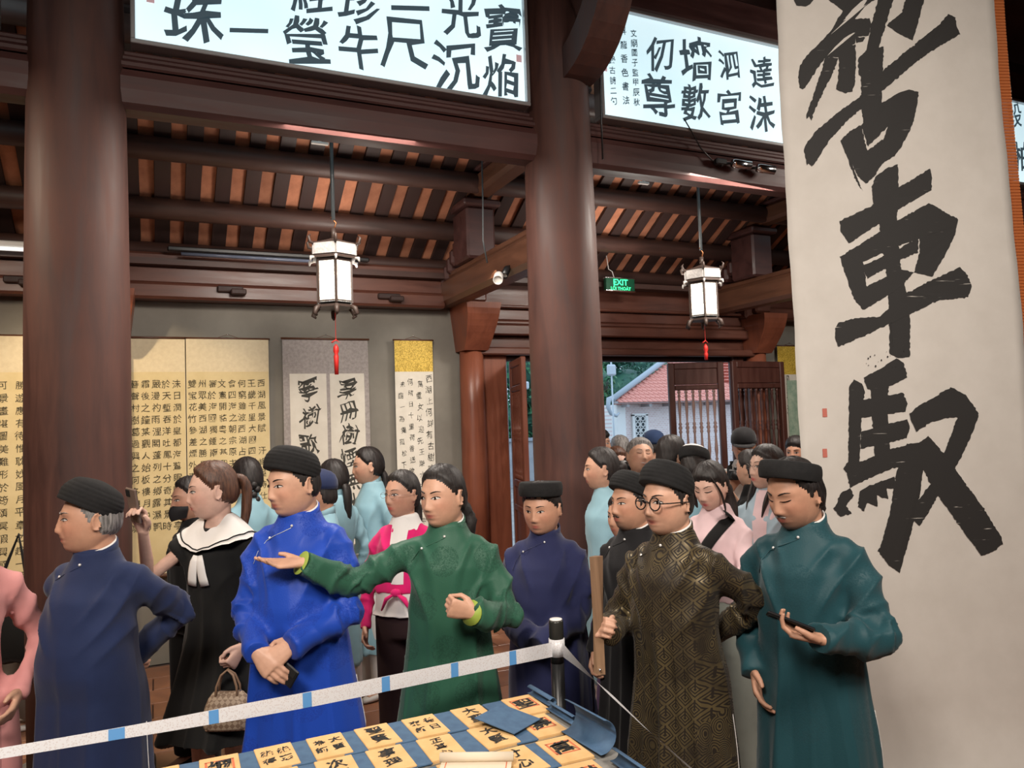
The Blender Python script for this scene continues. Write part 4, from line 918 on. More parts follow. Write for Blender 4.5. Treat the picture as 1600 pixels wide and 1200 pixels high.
    if face.get('mouth', 0): mo = inh*g2(x, .011)*np.exp(-((z+.0665)/.0030)**2)*face['mouth']; base = base*(1-mo[:, None])+np.array([.05, .01, .01])*mo[:, None]
    if face.get('smile', 0): mo = inh*np.exp(-(x/.018)**4)*np.exp(-((z+.066-.12*x*x/.02)/.0032)**4); base = base*(1-mo[:, None])+np.array([.75, .70, .62])*mo[:, None]
    at = body.attributes.new('tone', 'FLOAT_COLOR', 'POINT'); at.data.foreach_set('color', np.concatenate([base, np.ones((len(V), 1))], 1).astype(np.float32).ravel())
    body.materials.append(SKIN); bo = link('body', body, root)
    tr = lambda P: ((np.asarray(P, float)*HS)@Mh.T+hc)*s
    fs = lambda x_, z_: -.0
    # face surface for eyes, brows and so on
    G, TH, PH = headgrid(fem, wide=face.get('wide', 1.), mouth=face.get('mouth', 0), smile=face.get('smile', 0)); Gf = G.reshape(-1, 3); Gf = Gf[Gf[:, 1] < -.02]
    def surf(x_, z_): d = (Gf[:, 0]-x_)**2+(Gf[:, 2]-z_)**2; i = np.argsort(d)[:4]; w_ = 1/(d[i]+1e-7); return (Gf[i, 1]*w_).sum()/w_.sum()
    hm = hairm or HAIRB
    gz = face.get('gaze', 0); closed = face.get('closed', 0)
    for sd in (1, -1):
        ex, ez = sd*.0310, .0035; ey = surf(ex, ez); yaw = sd*R(18)
        if not closed:
            n_ = 14; rim = []
            hgt = face.get('eye', .0050)*1.22
            ov = MB(); ctr = np.array([ex, ey-.0026, ez])
            ring = []
            for a in np.arange(n_)*2*PI/n_:
                dx_ = .0158*math.cos(a); dz_ = hgt*math.sin(a)*(1.15 if math.sin(a) > 0 else .75)+sd*dx_*.10; ring.append((ex+dx_, surf(ex+dx_, ez+dz_)-.0006, ez+dz_))
            ring2 = [tuple(ctr+(np.array(q)-ctr)*.62+np.array([0, -.0009, 0])) for q in ring]
            ov.add(ring+ring2+[tuple(ctr+np.array([0, -.0006, 0]))], [(k, (k+1) % n_, n_+(k+1) % n_, n_+k) for k in range(n_)]+[(n_+k, n_+(k+1) % n_, 2*n_) for k in range(n_)])
            ov.v = [tr(ov.V())]; e = ov.obj('eye', EYEW, root, True)
            ir = MB(); gx = gz*.005; rr_ = min(.0064, hgt*1.18)
            c0 = np.array([ex+gx, ey-.0046, ez+.0005]); ir.add([tuple(c0+np.array([rr_*math.cos(a), .0004, rr_*.95*math.sin(a)])) for a in np.arange(12)*2*PI/12]+[tuple(c0+np.array([0, -.0006, 0]))], [(k, (k+1) % 12, 12) for k in range(12)])
            ir.v = [tr(ir.V())]; ir.obj('iris', IRIS, e, True)
        ln = []
        for k in range(9):
            q = -1+k/4; dx_ = .0166*q; hz = (.0056*(1-q*q) if not closed else -.0035*(1-q*q))+sd*dx_*.10; ln.append((ex+dx_, surf(ex+dx_, ez+hz)-.0022, ez+hz))
        lm = MB().tube(tr(ln), np.array([.0008, .0014, .0018, .0020, .0020, .0020, .0019, .0016, .0010])*s*(1.2 if fem else 1), 5); lm.obj('upper_lid', IRIS, root, True)
        bw = []
        for k in range(8):
            q = k/7; bx = sd*(.013+.036*q); bz = .0225+.007*math.sin(q*PI*.75)+face.get('brow', 0)*(1-q)*.004; bw.append((bx, surf(bx, bz)-.0006, bz))
        MB().tube(tr(bw), np.array([.0024, .0036, .0042, .0040, .0036, .0028, .0020, .0008])*s*(.7 if fem else 1), 6, flat=.55).obj('eyebrow', HAIRB if hairm is None or hairm is HAIRR else hairm, root, True)
    # ---------------- hair
    th_ = .010
    def haircap(front=.070, low=-.068, thick=.011, puff=0., side=.02, mt=hm, part=None, name='hair'):
        G2, TH2, PH2 = headgrid(fem, 72, 54, wide=face.get('wide', 1.)); a = np.abs(((TH2+PI) % (2*PI))-PI)
        zl = np.interp(a, [0, .45, .85, 1.15, 1.38, 1.50, 1.62, 1.9, 3.2], [front, front-.004, front-.016, .040, .024, side-.012, side+.015, low+.02, low])
        jag = .0022*np.sin(TH2*31+seed)+.0015*np.sin(TH2*57)
        z = G2[..., 2]; m_ = sm(z-zl-jag, 0, .012)
        n_ = G2/np.linalg.norm(G2*np.array([1.6, 1.2, 1]), axis=-1, keepdims=True); n_ = n_/np.linalg.norm(n_, axis=-1, keepdims=True)
        strand = .0018*np.sin(TH2*34+2*np.sin(PH2*4))+.001*np.sin(TH2*57+PH2*6)
        T_ = (thick+puff*sm(z, .02, .1)+strand)*m_
        if part is not None: T_ = T_-.006*g2(G2[..., 0]-part, .004)*(G2[..., 1] < .03)*(z > .05)*m_
        P = G2+n_*T_[..., None]; keep = m_ > .02; mb = MB(); nv, nu, _ = P.shape; V_ = np.concatenate([tr(P.reshape(-1, 3)), tr([[0, 0, .119*.98+thick+puff]])]); F = []
        for j in range(nv-1):
            for i in range(nu):
                i2 = (i+1) % nu
                if keep[j, i] or keep[j, i2] or keep[j+1, i] or keep[j+1, i2]: F.append((j*nu+i, j*nu+i2, (j+1)*nu+i2, (j+1)*nu+i))
        for i in range(nu): F.append((nv*nu, (i+1) % nu, i))
        used = sorted({i for f in F for i in f}); mp = {v: k for k, v in enumerate(used)}
        mb.add(V_[used], [tuple(mp[i] for i in f) for f in F]); return mb.obj(name, mt, root, True)
    def lock(pts, rad, nm='ponytail', mt=hm, flat=.7, n=14, rough=.08, local=True):
        P = np.array(pts, float); k = 14; t = np.linspace(0, len(P)-1, k); Q = np.stack([np.interp(t, range(len(P)), P[:, i]) for i in range(3)], 1)
        for _ in range(2): Q[1:-1] = (Q[:-2]+Q[1:-1]*2+Q[2:])/4
        rd = np.interp(t, range(len(P)), rad)
        mb = MB().tube(tr(Q) if local else Q*s, rd*s, n, flat=flat); V_ = mb.V(); idx = np.arange(len(V_)) % n
        c = np.repeat(tr(Q) if local else Q*s, n, 0); V_ = c+(V_-c)*(1+rough*np.sin(idx*PI)+rough*.8*np.sin(np.arange(len(V_))//n*1.7+idx*2.1))[:, None]; mb.v = [V_]
        return mb.obj(nm, mt, root, True)
    if hair == 'short': haircap(.073, -.055, .010, .008)
    elif hair == 'crop': haircap(.060, -.045, .008, .018)
    elif hair == 'undercap': haircap(.10, -.06, .006, 0, .0)
    elif hair == 'ponylong':      # long wavy hair tied low
        haircap(.080, -.07, .011, .004, part=.006); lock([(0, .085, .0), (.0, .115, -.05), (.01, .13, -.10), (.015, .125, -.16), (.0, .11, -.20)], [.035, .045, .055, .048, .02], rough=.16)
    elif hair == 'ponyhigh':
        haircap(.078, -.06, .011, .004); lock([(0, .085, .055), (0, .125, .055), (0, .145, -.0), (0, .14, -.08), (0, .125, -.16), (0, .12, -.2)], [.02, .03, .034, .032, .026, .008])
    elif hair == 'ponylow':
        haircap(.078, -.07, .011, .004); lock([(0, .085, -.03), (0, .11, -.06), (0, .115, -.14), (0, .11, -.24), (0, .10, -.36)], [.026, .036, .036, .03, .012])
    elif hair == 'bun':
        haircap(.078, -.07, .011, .004); o = MB().sphere(tr([0, .115, .015]), .038*s, 16, 10).obj('bun', hm, root, True)
    elif hair == 'braid':
        haircap(.078, -.07, .013, .006)
        mb = MB()
        for k in range(9): mb.sphere(tr([.012*(-1)**k, .10-.002*k, -.03-k*.03]), np.array([.024, .02, .024])*s*(1-.04*k), 10, 7)
        o = mb.obj('braid', hm, root, True); o['kind'] = 'stuff'
    elif hair == 'long':
        haircap(.066, -.075, .012, .004, side=.01)
        lock([(0, .06, .02), (0, .10, -.04), (0, .10, -.14), (0, .09, -.25), (0, .085, -.34)], [.06, .075, .078, .07, .03], 'long_hair', flat=.55)
        for sd in (1, -1): lock([(sd*.066, -.01, .04), (sd*.082, -.005, -.02), (sd*.080, -.02, -.10), (sd*.07, -.05, -.18), (sd*.065, -.06, -.26)], [.016, .020, .022, .02, .006], 'side_lock', flat=.6)
    elif hair == 'fringe':
        haircap(.060, -.075, .012, .005, side=.01)
        lock([(0, .06, .02), (0, .10, -.04), (0.02, .10, -.12), (.03, .09, -.22), (.03, .08, -.30)], [.055, .066, .062, .05, .02], 'long_hair', flat=.6)
        for sd, q in ((1, 1.), (-1, .8)): lock([(sd*.050, -.066, .072), (sd*.068, -.058, .030), (sd*.078, -.040, -.02), (sd*.079, -.03, -.09), (sd*.075, -.03, -.13*q)], [.006, .009, .011, .010, .003], 'fringe_lock', flat=.5)
    elif hair == 'nape':    # chin-length hair under a hat
        haircap(.10, -.07, .012, 0, .0); lock([(.0, .085, -.02), (0.0, .095, -.08), (0, .09, -.13)], [.05, .045, .015], 'nape_hair')
    # ---------------- hat
    if hat:
        kind, tilt, z0, hh, mt = hat; pr = []
        ncoil = 6 if kind == 'turban' else 3
        if kind in ('turban', 'pill'):
            steps = 30
            for k in range(steps+1):
                q = k/steps; z = z0+hh*q
                r_ = (1.13+.05*math.sin(q*PI)) if kind == 'pill' else (1.10+.05*math.sin(min(1, q*1.5)*PI*.5)-.62*max(0, q-.30)**2)
                r_ += .014*abs(math.sin(q*ncoil*PI)) if kind == 'turban' else .010*min(1, math.sin(q*PI)*3)
                pr.append((r_, z))
            e = pr[-1][0]
            pr += [(e*.93, z0+hh+.004), (e*.6, z0+hh+(.012 if kind == 'turban' else -.004)), (e*.2, z0+hh+(.018 if kind == 'turban' else -.008)), (.01, z0+hh+(.019 if kind == 'turban' else -.008))]
        else:   # baseball cap or soft cap
            pr = [(1.17, z0), (1.18, z0+.02), (1.14, z0+.05), (.98, z0+.08), (.7, z0+.10), (.3, z0+.112), (.02, z0+.114)]
        n_ = 44; rings = []; Mt = rotx(R(-tilt))
        for r_, z in pr:
            P = np.array([(.0775*face.get('wide', 1.)*r_*math.cos(a), .096*r_*math.sin(a)+.002, z-z0-.03) for a in np.arange(n_)*2*PI/n_]); P = P@Mt.T+(0, 0, z0+.03); rings.append(tr(P))
        o = MB().loft(rings, True).obj('hat' if kind != 'turban' else 'turban', mt, root, True)
        if kind == 'cap':
            V_ = []
            for k in range(13):
                a = R(-150+k*10); V_.append([(.0775*1.16*math.cos(a), .096*1.16*math.sin(a), 0), (.0775*1.16*math.cos(a)*1.02, .096*1.16*math.sin(a)-.065*math.sin((k+.0)/12*PI), -.012), (.0775*1.16*math.cos(a)*1.02, .096*1.16*math.sin(a)-.065*math.sin(k/12*PI), -.016), (.0775*1.16*math.cos(a), .096*1.16*math.sin(a), -.004)])
            MB().loft([tr(np.array(q)@Mt.T+(0, 0, z0+.004)) for q in V_]).obj('brim', mt, root, True)
    if stub > .5:
        for (x0_, x1_, z_, dz_) in ((-.021, -.002, -.052, -.003), (.002, .021, -.052, -.003)):
            P = [(lerp(x0_, x1_, q), surf(lerp(x0_, x1_, q), z_)-.0012, z_+(dz_ if False else -.003*abs((lerp(x0_, x1_, q))/.021))) for q in np.linspace(0, 1, 6)]
            MB().tube(tr(P), np.array([.0012, .0026, .003, .003, .0026, .0012])*s, 5).obj('moustache', hm if stub < .8 else HAIRG, root, True)
    if face.get('glasses'):
        gm = mat('black_frame', (.01, .01, .01), .25) if face['glasses'] == 'round' else mat('thin_metal_frame', (.25, .2, .18), .3, .8)
        rg = .0240 if face['glasses'] == 'round' else .020; rt = .0026 if face['glasses'] == 'round' else .0009; gy = -.104; gzz = -.001
        ge = None
        for sd in (1, -1):
            c_ = np.array([sd*.0335, gy+.004, gzz]); P = [c_+np.array([rg*math.cos(a), .0+.006*(1-math.cos(a*1))*0, rg*(.92 if face['glasses'] == 'round' else .72)*math.sin(a)]) for a in np.linspace(0, 2*PI, 25)]
            o = MB().tube(tr(P), rt*s, 6).obj('glasses_rim', gm, root, True)
            MB().tube(tr([(sd*(.0335+rg), gy+.004, .002), (sd*.077, gy+.03, .003), (sd*.085, -.03, .004), (sd*.088, .012, .004)]), rt*.9*s, 5).obj('temple', gm, o, True)
        MB().tube(tr([(-.0335+rg, gy+.004, .002), (0, gy, .006), (.0335-rg, gy+.004, .002)]), rt*s, 6).obj('glasses_bridge', gm, root, True)
    if face.get('mask'):
        rings = []
        for z_ in np.linspace(-.026, -.112, 9):
            ring = []
            for a in np.linspace(-1.2, 1.2, 15): ring.append((.078*math.sin(a)*(1-.35*max(0, (-z_-.05)/.06)), -.090*math.cos(a)-.020*(1-abs(a)/1.2)*math.sin((-z_-.02)/.10*PI)-.005, z_*(1-.25*abs(a)/1.2)-.008*abs(a)))
            rings.append(tr(ring))
        V_ = np.concatenate(rings); n_ = 15; F = [(j*n_+i, j*n_+i+1, (j+1)*n_+i+1, (j+1)*n_+i) for j in range(8) for i in range(n_-1)]
        MB().add(V_, F).obj('face_mask', mat('black_mask', (.012, .012, .014), .7), root, True)
    # ---------------- clothes
    def garment(nm, mt, zb=.25, hemw=.26, hemd=.20, sleeve='long', slr=(.082, .070, .058), fold=.012, collar=None, vox=None, cseed=0, waist=1., off=.026, neckz=1.45, open_=False):
        M_ = MB(); g = gw; o_ = off
        up = [(.93, .165*g+o_, .112*g+o_+belly*.6, .012-belly*.55), (1.02, .152*g*waist+o_, .104*g*waist+o_+belly, 0-belly*.8), (1.10, .148*g*waist+o_, .103*g*waist+o_+belly*.9, -.005-belly*.8), (1.20, .152*sh*(.5+.5*g)+o_*.9, .110*g+o_*.8+belly*.5, -.004-belly*.45), (1.28, .160*sh*(.6+.4*g)+o_*.7, .112+o_*.7+belly*.2, .0-belly*.15),
              (1.325, .146*sh+o_*.5, .10+o_*.6, .010), (1.365, .120*sh+o_*.5, .088+o_*.5, .014), (1.40, .094*sh+.010, .072+.014, .016)]+([] if open_ else [(1.425, .080*sh+.008, .066+.012, .016), (neckz+.006, .066*sh+.012, .062+.012, .014)])
        secs = []
        if zb < .93:
            for k in range(9):
                q = k/9; z = zb+(.93-zb)*q; secs.append((z, lerp(hemw, up[0][1], q**.8), lerp(hemd, up[0][2], q**.8), lerp(0, up[0][3], q)))
            secs += up
        else: secs = [(zb, np.interp(zb, [u[0] for u in up], [u[1] for u in up]), np.interp(zb, [u[0] for u in up], [u[2] for u in up]), np.interp(zb, [u[0] for u in up], [u[3] for u in up]))]+[u for u in up if u[0] > zb+.02]
        M_.loft([E32(w_*.95, d_, z, c, 36, 2.2) for z, w_, d_, c in secs])
        if sleeve:
            for sd in (1, -1):
                S, El, W, hd, a = SK[sd]; r1, r2, r3 = slr; r1, r2, r3 = r1*.83, r2*.88, r3*.92; f_ = .95 if fem else 1.
                if sleeve == 'long':
                    We = W+(W-El)/np.linalg.norm(W-El)*(.015+a.get('slv', 0)); M_.tube([(S+np.array([-sd*.085, .0, .022]))*s, (S+np.array([-sd*.035, .0, .006]))*s, lerp(S, El, .12)*s, lerp(S, El, .5)*s, lerp(S, El, .86)*s, (El*.7+lerp(S, El, .86)*.15+lerp(El, W, .14)*.15)*s, lerp(El, W, .14)*s, lerp(El, W, .5)*s, We*s], np.array([r1*.72, r1*.92, r1, lerp(r1, r2, .6), r2*1.03, r2, r2*1.03, lerp(r2, r3, .6), r3])*s*f_, 20)
                else:
                    Q = lerp(S, El, sleeve); M_.tube([(S+np.array([-sd*.05, 0, 0]))*s, S*s, Q*s], np.array([r1*.9, r1*.95, r1*.92])*s*f_, 20)
        me = evalmesh(M_, vox or (.0085 if near else .015), 1, 14 if near else 5, .6); V_ = getv(me); N_ = getn(me); P = V_/s
        n1, n2, n3 = PN(seed*7+cseed, 12, 9), PN(seed*7+1+cseed, 12, 26), PN(seed*7+2+cseed, 8, 60)
        th = np.arctan2(P[:, 0], -P[:, 1]); D_ = np.zeros(len(P))
        q = np.clip((1.22-P[:, 2])/.75, 0, 1)**.8; rdg = lambda a: 1-2*np.abs(np.sin(a))**.75
        w1 = n1(P, (1, 1, .22))*1.6
        D_ += fold*q*(rdg(th*2.5+seed+w1)*.75+rdg(th*4.5+seed*2+w1*1.4)*.40+np.sin(th*11+w1*2)*.15)
        D_ += fold*.28*n2(P, (1, 1, .45))*(.4+.6*(P[:, 2] > .6))
        # drag folds fanning from the collar to the armpits
        up_ = sm(P[:, 2], 1.0, 1.22)*(1-sm(P[:, 2], 1.34, 1.40)); D_ += fold*.42*up_*rdg(np.abs(P[:, 0])*30-P[:, 2]*16+n1(P)*2.2)*sm(np.abs(P[:, 0]), .02, .10)
        if sleeve == 'long':
            for sd in (1, -1):
                S, El, W, hd, a = SK[sd]
                for A_, B_, fq, am in ((S, El, 30, .55), (El, W, 38, .80)):
                    ab = B_-A_; t = np.clip(((P-A_)@ab)/(ab@ab), 0, 1); dist = np.linalg.norm(P-(A_+t[:, None]*ab), axis=1); m_ = (1-sm(dist, .075, .11)); ax_ = np.cross(ab/np.linalg.norm(ab), [0, .3, 1.]); r_ = (P-A_)@ax_
                    near_el = np.exp(-((t-(1 if A_ is S else 0))/.40)**2)+.18
                    D_ += fold*am*m_*near_el*rdg(t*np.linalg.norm(ab)*fq+r_*17+n1(P, (1.3, 1.3, 1.3))*3.0+sd+seed)*np.clip(.55+.6*n2(P), 0, 1.3)
        V_ = V_+N_*np.clip(1.8*D_, -.012, .017)[:, None]*s
        me.vertices.foreach_set('co', V_.ravel()); me.update(); shade(me)
        for q_ in (mt if isinstance(mt, list) else [mt]): me.materials.append(q_)
        o = link(nm, me, root); o.data.name = nm
        bvh = BVHTree.FromPolygons([Vector(v) for v in V_], [tuple(p.vertices) for p in me.polygons])
        return o, bvh
    def on(bvh, x_, z_, back=False, lift=.0015):
        h = bvh.ray_cast(Vector((x_*s, 2*s if back else -2*s, z_*s)), Vector((0, -1 if back else 1, 0))); return (np.array(h[0])+np.array([0, lift if back else -lift, 0])) if h[0] is not None else np.array([x_*s, -.12*s, z_*s])
    def collar(mt, h=.036, inner=True, z0=1.428):
        a0 = np.linspace(0, 2*PI, 30)[:-1]; rr_ = .074 if not fem else .058; tl = .42
        rings = []
        for (dr, dz) in ((.004, -.012), (.004, h*.5), (.003, h), (-.003, h), (-.004, h*.4), (-.006, -.012)):
            rings.append([((rr_+dr)*math.cos(a)*s, (.012+(rr_+dr)*.95*math.sin(a))*s, (z0+dz+tl*.05*math.sin(a)*1.2)*s) for a in a0])
        MB().loft(rings, False, True).obj('standing_collar', mt, root, True)
        if inner:
            rings = []
            for (dr, dz) in ((-.0035, h*.5), (-.0025, h+.006), (-.0065, h+.006), (-.0075, h*.5)): rings.append([((rr_+dr)*math.cos(a)*s, (.012+(rr_+dr)*.95*math.sin(a))*s, (z0+dz+tl*.05*math.sin(a)*1.2)*s) for a in a0])
            MB().loft(rings, False, True).obj('inner_collar', mat('white_cotton', (.72, .70, .68), .7), root, True)
    ctx = dict(root=root, s=s, tr=tr, SK=SK, hc=hc, Mh=Mh, garment=garment, on=on, collar=collar, lock=lock, surf=surf, H=H, E=E32)
    if robe:
        r_ = dict(zb=.30, hemw=.27, hemd=.19, fold=.012); r_.update(robe.get('o', {}))
        o, bvh = garment('robe', robe['m'], **r_); ctx['bvh'] = bvh; ctx['robe'] = o
        collar(robe['m'], inner=robe.get('inner', True))
        sx = robe.get('side', -1)
        pts = [on(bvh, sx*x_, z_) for x_, z_ in ((.002, 1.395), (.03, 1.382), (.07, 1.366), (.11, 1.345), (.14, 1.305), (.155, 1.26))]
        MB().tube(pts, .0016*s, 5).obj('flap_seam', robe.get('seam', robe['m']), root, True)
        for x_, z_ in robe.get('but', ((0, 1.402), (.095, 1.356))):
            p = on(bvh, sx*x_, z_, lift=.004); MB().sphere(p, .0055*s, 10, 7).obj('button', mat('pearl_button', (.75, .74, .72), .15, .3), root, True)
        if robe.get('slit'):   # pale lining showing along the side slit
            for sx2 in robe['slit']:
                P = []
                for z_ in np.linspace(.80, r_['zb']+.02, 14):
                    h = bvh.ray_cast(Vector((sx2*2*s, .05*s, z_*s)), Vector((-sx2, -.0, 0)))
                    if h[0] is not None: P.append(np.array(h[0])+np.array([sx2*.002, 0, 0]))
                if len(P) > 3: MB().tube(P, .0016*s, 5).obj('slit_lining', mat('white_cotton', (.72, .70, .68), .7), root, True)
        if robe.get('cuff'):
            for sd in (1, -1):
                S, El, W, hd, a = SK[sd]; u = (W-El)/np.linalg.norm(W-El); MB().tube([(W+u*.0)*s, (W+u*(.019+a.get('slv', 0)))*s], np.array([.046, .048])*s, 18).obj('cuff_lining', robe['cuff'], root, True)
    if extra: extra(ctx)
    if shoes is not None:
        for sd in (1, -1):
            rings = []
            for (yy, w_, h0, h1) in ((.075, .024, .0, .05), (.06, .036, 0, .075), (.0, .038, 0, .085), (-.06, .042, 0, .06), (-.12, .046, 0, .045), (-.165, .036, 0, .035), (-.185, .015, .0, .02)):
                rings.append([((sd*.095+w_*math.cos(a))*s, (yy+.02)*s, (max(h0, (h0+h1)/2+(h1-h0)/2*math.sin(a)))*s) for a in np.arange(14)*2*PI/14])
            MB().loft(rings).obj('shoe', shoes, root, True)
    return ctx
def trousers(ctx, mt, w=.10, zb=.08, nm='trousers'):
    s = ctx['s']; M_ = MB(); M_.loft([ctx['E'](.165, .12, .80, .01), ctx['E'](.168, .118, .90, .012), ctx['E'](.150, .104, .97, 0)])
    for sd in (1, -1): M_.tube([np.array((sd*.085, .01, .92))*s, np.array((sd*.09, 0, .70))*s, np.array((sd*.093, -.005, .48))*s, np.array((sd*.096, .01, zb))*s], np.array([.095, w, w*.9, w*.85])*s, 20)
    me = evalmesh(M_, .014, 1, 3); V_ = getv(me); N_ = getn(me); n1 = PN(3, 10, 18); V_ = V_+N_*(.004*n1(V_, (1, 1, .4)))[:, None]; me.vertices.foreach_set('co', V_.ravel()); me.update(); shade(me); me.materials.append(mt); return link(nm, me, ctx['root'])
def world(ctx, p):  # person-local metres (already scaled) to world
    r = ctx['root']; return rotz(r.rotation_euler[2])@np.array(p, float)+np.array(r.location)
SHOEB = mat('black_shoe', (.012, .011, .012), .4); SHOEW = mat('white_shoe', (.6, .58, .55), .6)
# ------------------------------------------------------------------ the people
def held_phone(ctx, sd, lb, off=(0, -.0, 0), aim=None, up=None, case=BLACK, size=(.072, .009, .148), name='smartphone', lens=True):
    S, El, W, hd, a = ctx['SK'][sd]; s = ctx['s']; n = np.array(a['pn'], float); n -= n@hd*hd; n /= np.linalg.norm(n)
    c = (W+hd*.085+n*.022+np.array(off))*s; wp_ = world(ctx, c); t = empty(name, wp_)
    up = np.array(up if up is not None else hd, float); nn = np.array(aim if aim is not None else n, float); rz = rotz(ctx['root'].rotation_euler[2]); up = rz@up; nn = rz@nn
    up /= np.linalg.norm(up); nn -= nn@up*up; nn /= np.linalg.norm(nn); xx = np.cross(nn, up)
    M = Matrix(((xx[0], nn[0], up[0], wp_[0]), (xx[1], nn[1], up[1], wp_[1]), (xx[2], nn[2], up[2], wp_[2]), (0, 0, 0, 1))); t.matrix_world = M
    MB().box((0, 0, 0), size, bev=.004).obj('case', case, t); MB().box((0, size[1]/2+.0003, 0), (size[0]-.006, .001, size[2]-.008)).obj('screen', mat('phone_screen', (.02, .022, .03), .08), t)
    if lens:
        MB().box((-.018, -size[1]/2-.001, size[2]/2-.022), (.028, .003, .028), bev=.001).obj('camera_bump', mat('lens_glass', (.02, .02, .02), .1), t)
    tag(t, lb, 'phone'); return t
NAVY = cloth('navy_wool', (.014, .024, .075), .75, 'plain', .35)
INDIGO = cloth('indigo_crepe', (.016, .020, .070), .8, 'plain', .35)
BLUE = cloth('royal_blue_silk', (.012, .058, .40), .48, 'silk', .2, (.005, .03, .27))
GREEN = cloth('bottle_green_silk', (.026, .100, .062), .50, 'silk', .2, (.012, .050, .032))
BLK = cloth('black_cotton', (.010, .0095, .011), .8, 'plain', .25)
KEY = cloth('brown_gold_brocade', (.018, .013, .009), .6, 'key', .1, (.125, .094, .045))
TEAL = cloth('dark_teal_silk', (.014, .062, .076), .52, 'silk', .25, (.011, .050, .062), 1.3)
LBLUE = cloth('light_blue_silk', (.27, .46, .54), .55, 'plain', .2)
PINK = cloth('pink_lace', (.62, .27, .26), .7, 'plain', .2)
PALEP = cloth('pale_pink_knit', (.66, .48, .50), .8, 'plain', .3)
MAG = cloth('magenta_knit', (.62, .012, .14), .8, 'plain', .3)
WCOT = mat('white_cotton', (.72, .70, .68), .7)
CARD = cloth('grey_blue_knit', (.33, .43, .50), .85, 'plain', .3)
SHIRTW = cloth('white_shirt_cloth', (.62, .60, .57), .8, 'plain', .1)
PURP = cloth('purple_silk', (.055, .018, .10), .5, 'plain', .2)
GREYT = cloth('grey_green_trouser', (.26, .28, .25), .85, 'plain', .1)
DARKT = cloth('dark_trouser', (.035, .018, .02), .85, 'plain', .1)
BLACKD = cloth('black_dress_cloth', (.009, .009, .009), .85, 'plain', .2)
BEHIND = dict(L=dict(w=(.03, .20, 1.0), pole=(.26, .40, 1.05), pn=(0, 1, 0), curl=.5), R=dict(w=(-.05, .20, 1.02), pole=(-.26, .40, 1.05), pn=(0, 1, 0), curl=.5))
FRONT = dict(L=dict(w=(.07, -.25, 1.0), pole=(.36, .10, 1.0), pn=(.1, .9, -.2), curl=.28, hd=(-.72, -.25, -.45), thumb=.3), R=dict(w=(-.06, -.27, .98), pole=(-.36, .10, 1.0), pn=(0, .9, -.2), curl=.25, hd=(.6, -.15, -.55), thumb=.3))
SK1 = (.53, .29, .19); SK2 = (.60, .35, .24); SK3 = (.66, .43, .34); SK4 = (.52, .29, .20)
# 1 navy robe, profile, far left
def tail1(ctx): pass
person('man in navy robe and black turban at far left, in profile, hands behind back', 140, 752, 2.8, 38, head=(46, 4, 0), arms=BEHIND, girth=1.0, belly=.03, skin=SK1, hair='undercap', hairm=HAIRG, hat=('turban', 24, .036, .088, TURB), seed=11,
       robe=dict(m=NAVY, o=dict(zb=.28, hemw=.24, hemd=.21, fold=.010), slit=(1,)), face=dict(wide=1.04, mouth=.5, eye=.0036), shoes=SHOEB)
# 3 royal blue
c3 = person('tall man in glossy royal-blue robe and black turban, hands crossed in front over a phone', 457, 699, 3.1, 22, head=(34, -2, 0), arms=FRONT, girth=1.04, belly=.035, skin=SK2, hair='undercap', hat=('turban', 20, .040, .086, TURB), seed=5,
       robe=dict(m=BLUE, seam=mat('silver_piping', (.45, .50, .6), .4), o=dict(zb=.52, hemw=.26, hemd=.19, fold=.013), slit=(1,), inner=True), face=dict(wide=1.05, eye=.0036, smile=.0), shoes=SHOEB, extra=None)
trousers(c3, WCOT, .085)
held_phone(c3, -1, 'black phone in the hands of the man in royal blue', off=(.02, .01, .0), up=(.75, -.2, -.5), aim=(0, 1, .1))
# 4 green robe, pointing
c4 = person('man in bottle-green silk robe with long black ponytail, stretching his arm out to the left', 690, 728, 3.12, 8, head=(30, 0, 0),
       arms=dict(R=dict(w=(-.53, -.27, 1.345), pole=(-.3, .1, .6), pn=(-.15, -.35, .9), curl=.10, hd=(-.9, -.42, .06), thumb=-.1, curls=(.05, .10, .16, .20), slv=-.02), L=dict(w=(.125, -.27, 1.14), pole=(.42, .12, .9), pn=(-.5, .55, .3), curl=.85, hd=(-.80, -.30, .28), thumb=.9, slv=-.01)),
       skin=SK2, hair='ponylong', seed=8, robe=dict(m=GREEN, o=dict(zb=.34, hemw=.30, hemd=.17, fold=.014, slr=(.082, .072, .062)), cuff=mat('lime_lining', (.30, .40, .06), .6)), face=dict(eye=.0046, mouth=.25, gaze=-.5), stub=.0, shoes=SHOEB)
# 5 indigo, stocky
person('stocky man in plain indigo robe and flat black pillbox hat, hands tucked in his sleeves', 845, 748, 3.5, 10, head=(14, -4, 0),
       arms=dict(L=dict(w=(.045, -.26, .98), pole=(.40, .15, 1.0), pn=(0, 1, 0), curl=.6, hd=(-.7, -.1, -.4), slv=.07), R=dict(w=(-.07, -.24, .99), pole=(-.40, .15, 1.0), pn=(0, 1, 0), curl=.6, hd=(.5, -.2, -.5), slv=.03)),
       girth=1.10, belly=.03, skin=SK1, hair='short', hat=('pill', 6, .066, .062, TURB), seed=21, robe=dict(m=INDIGO, inner=False, o=dict(zb=.30, hemw=.26, hemd=.2, fold=.014, slr=(.088, .080, .072)), but=((-.01, 1.400), (.10, 1.352))), face=dict(wide=1.12, eye=.0038, brow=.6), shoes=SHOEB)
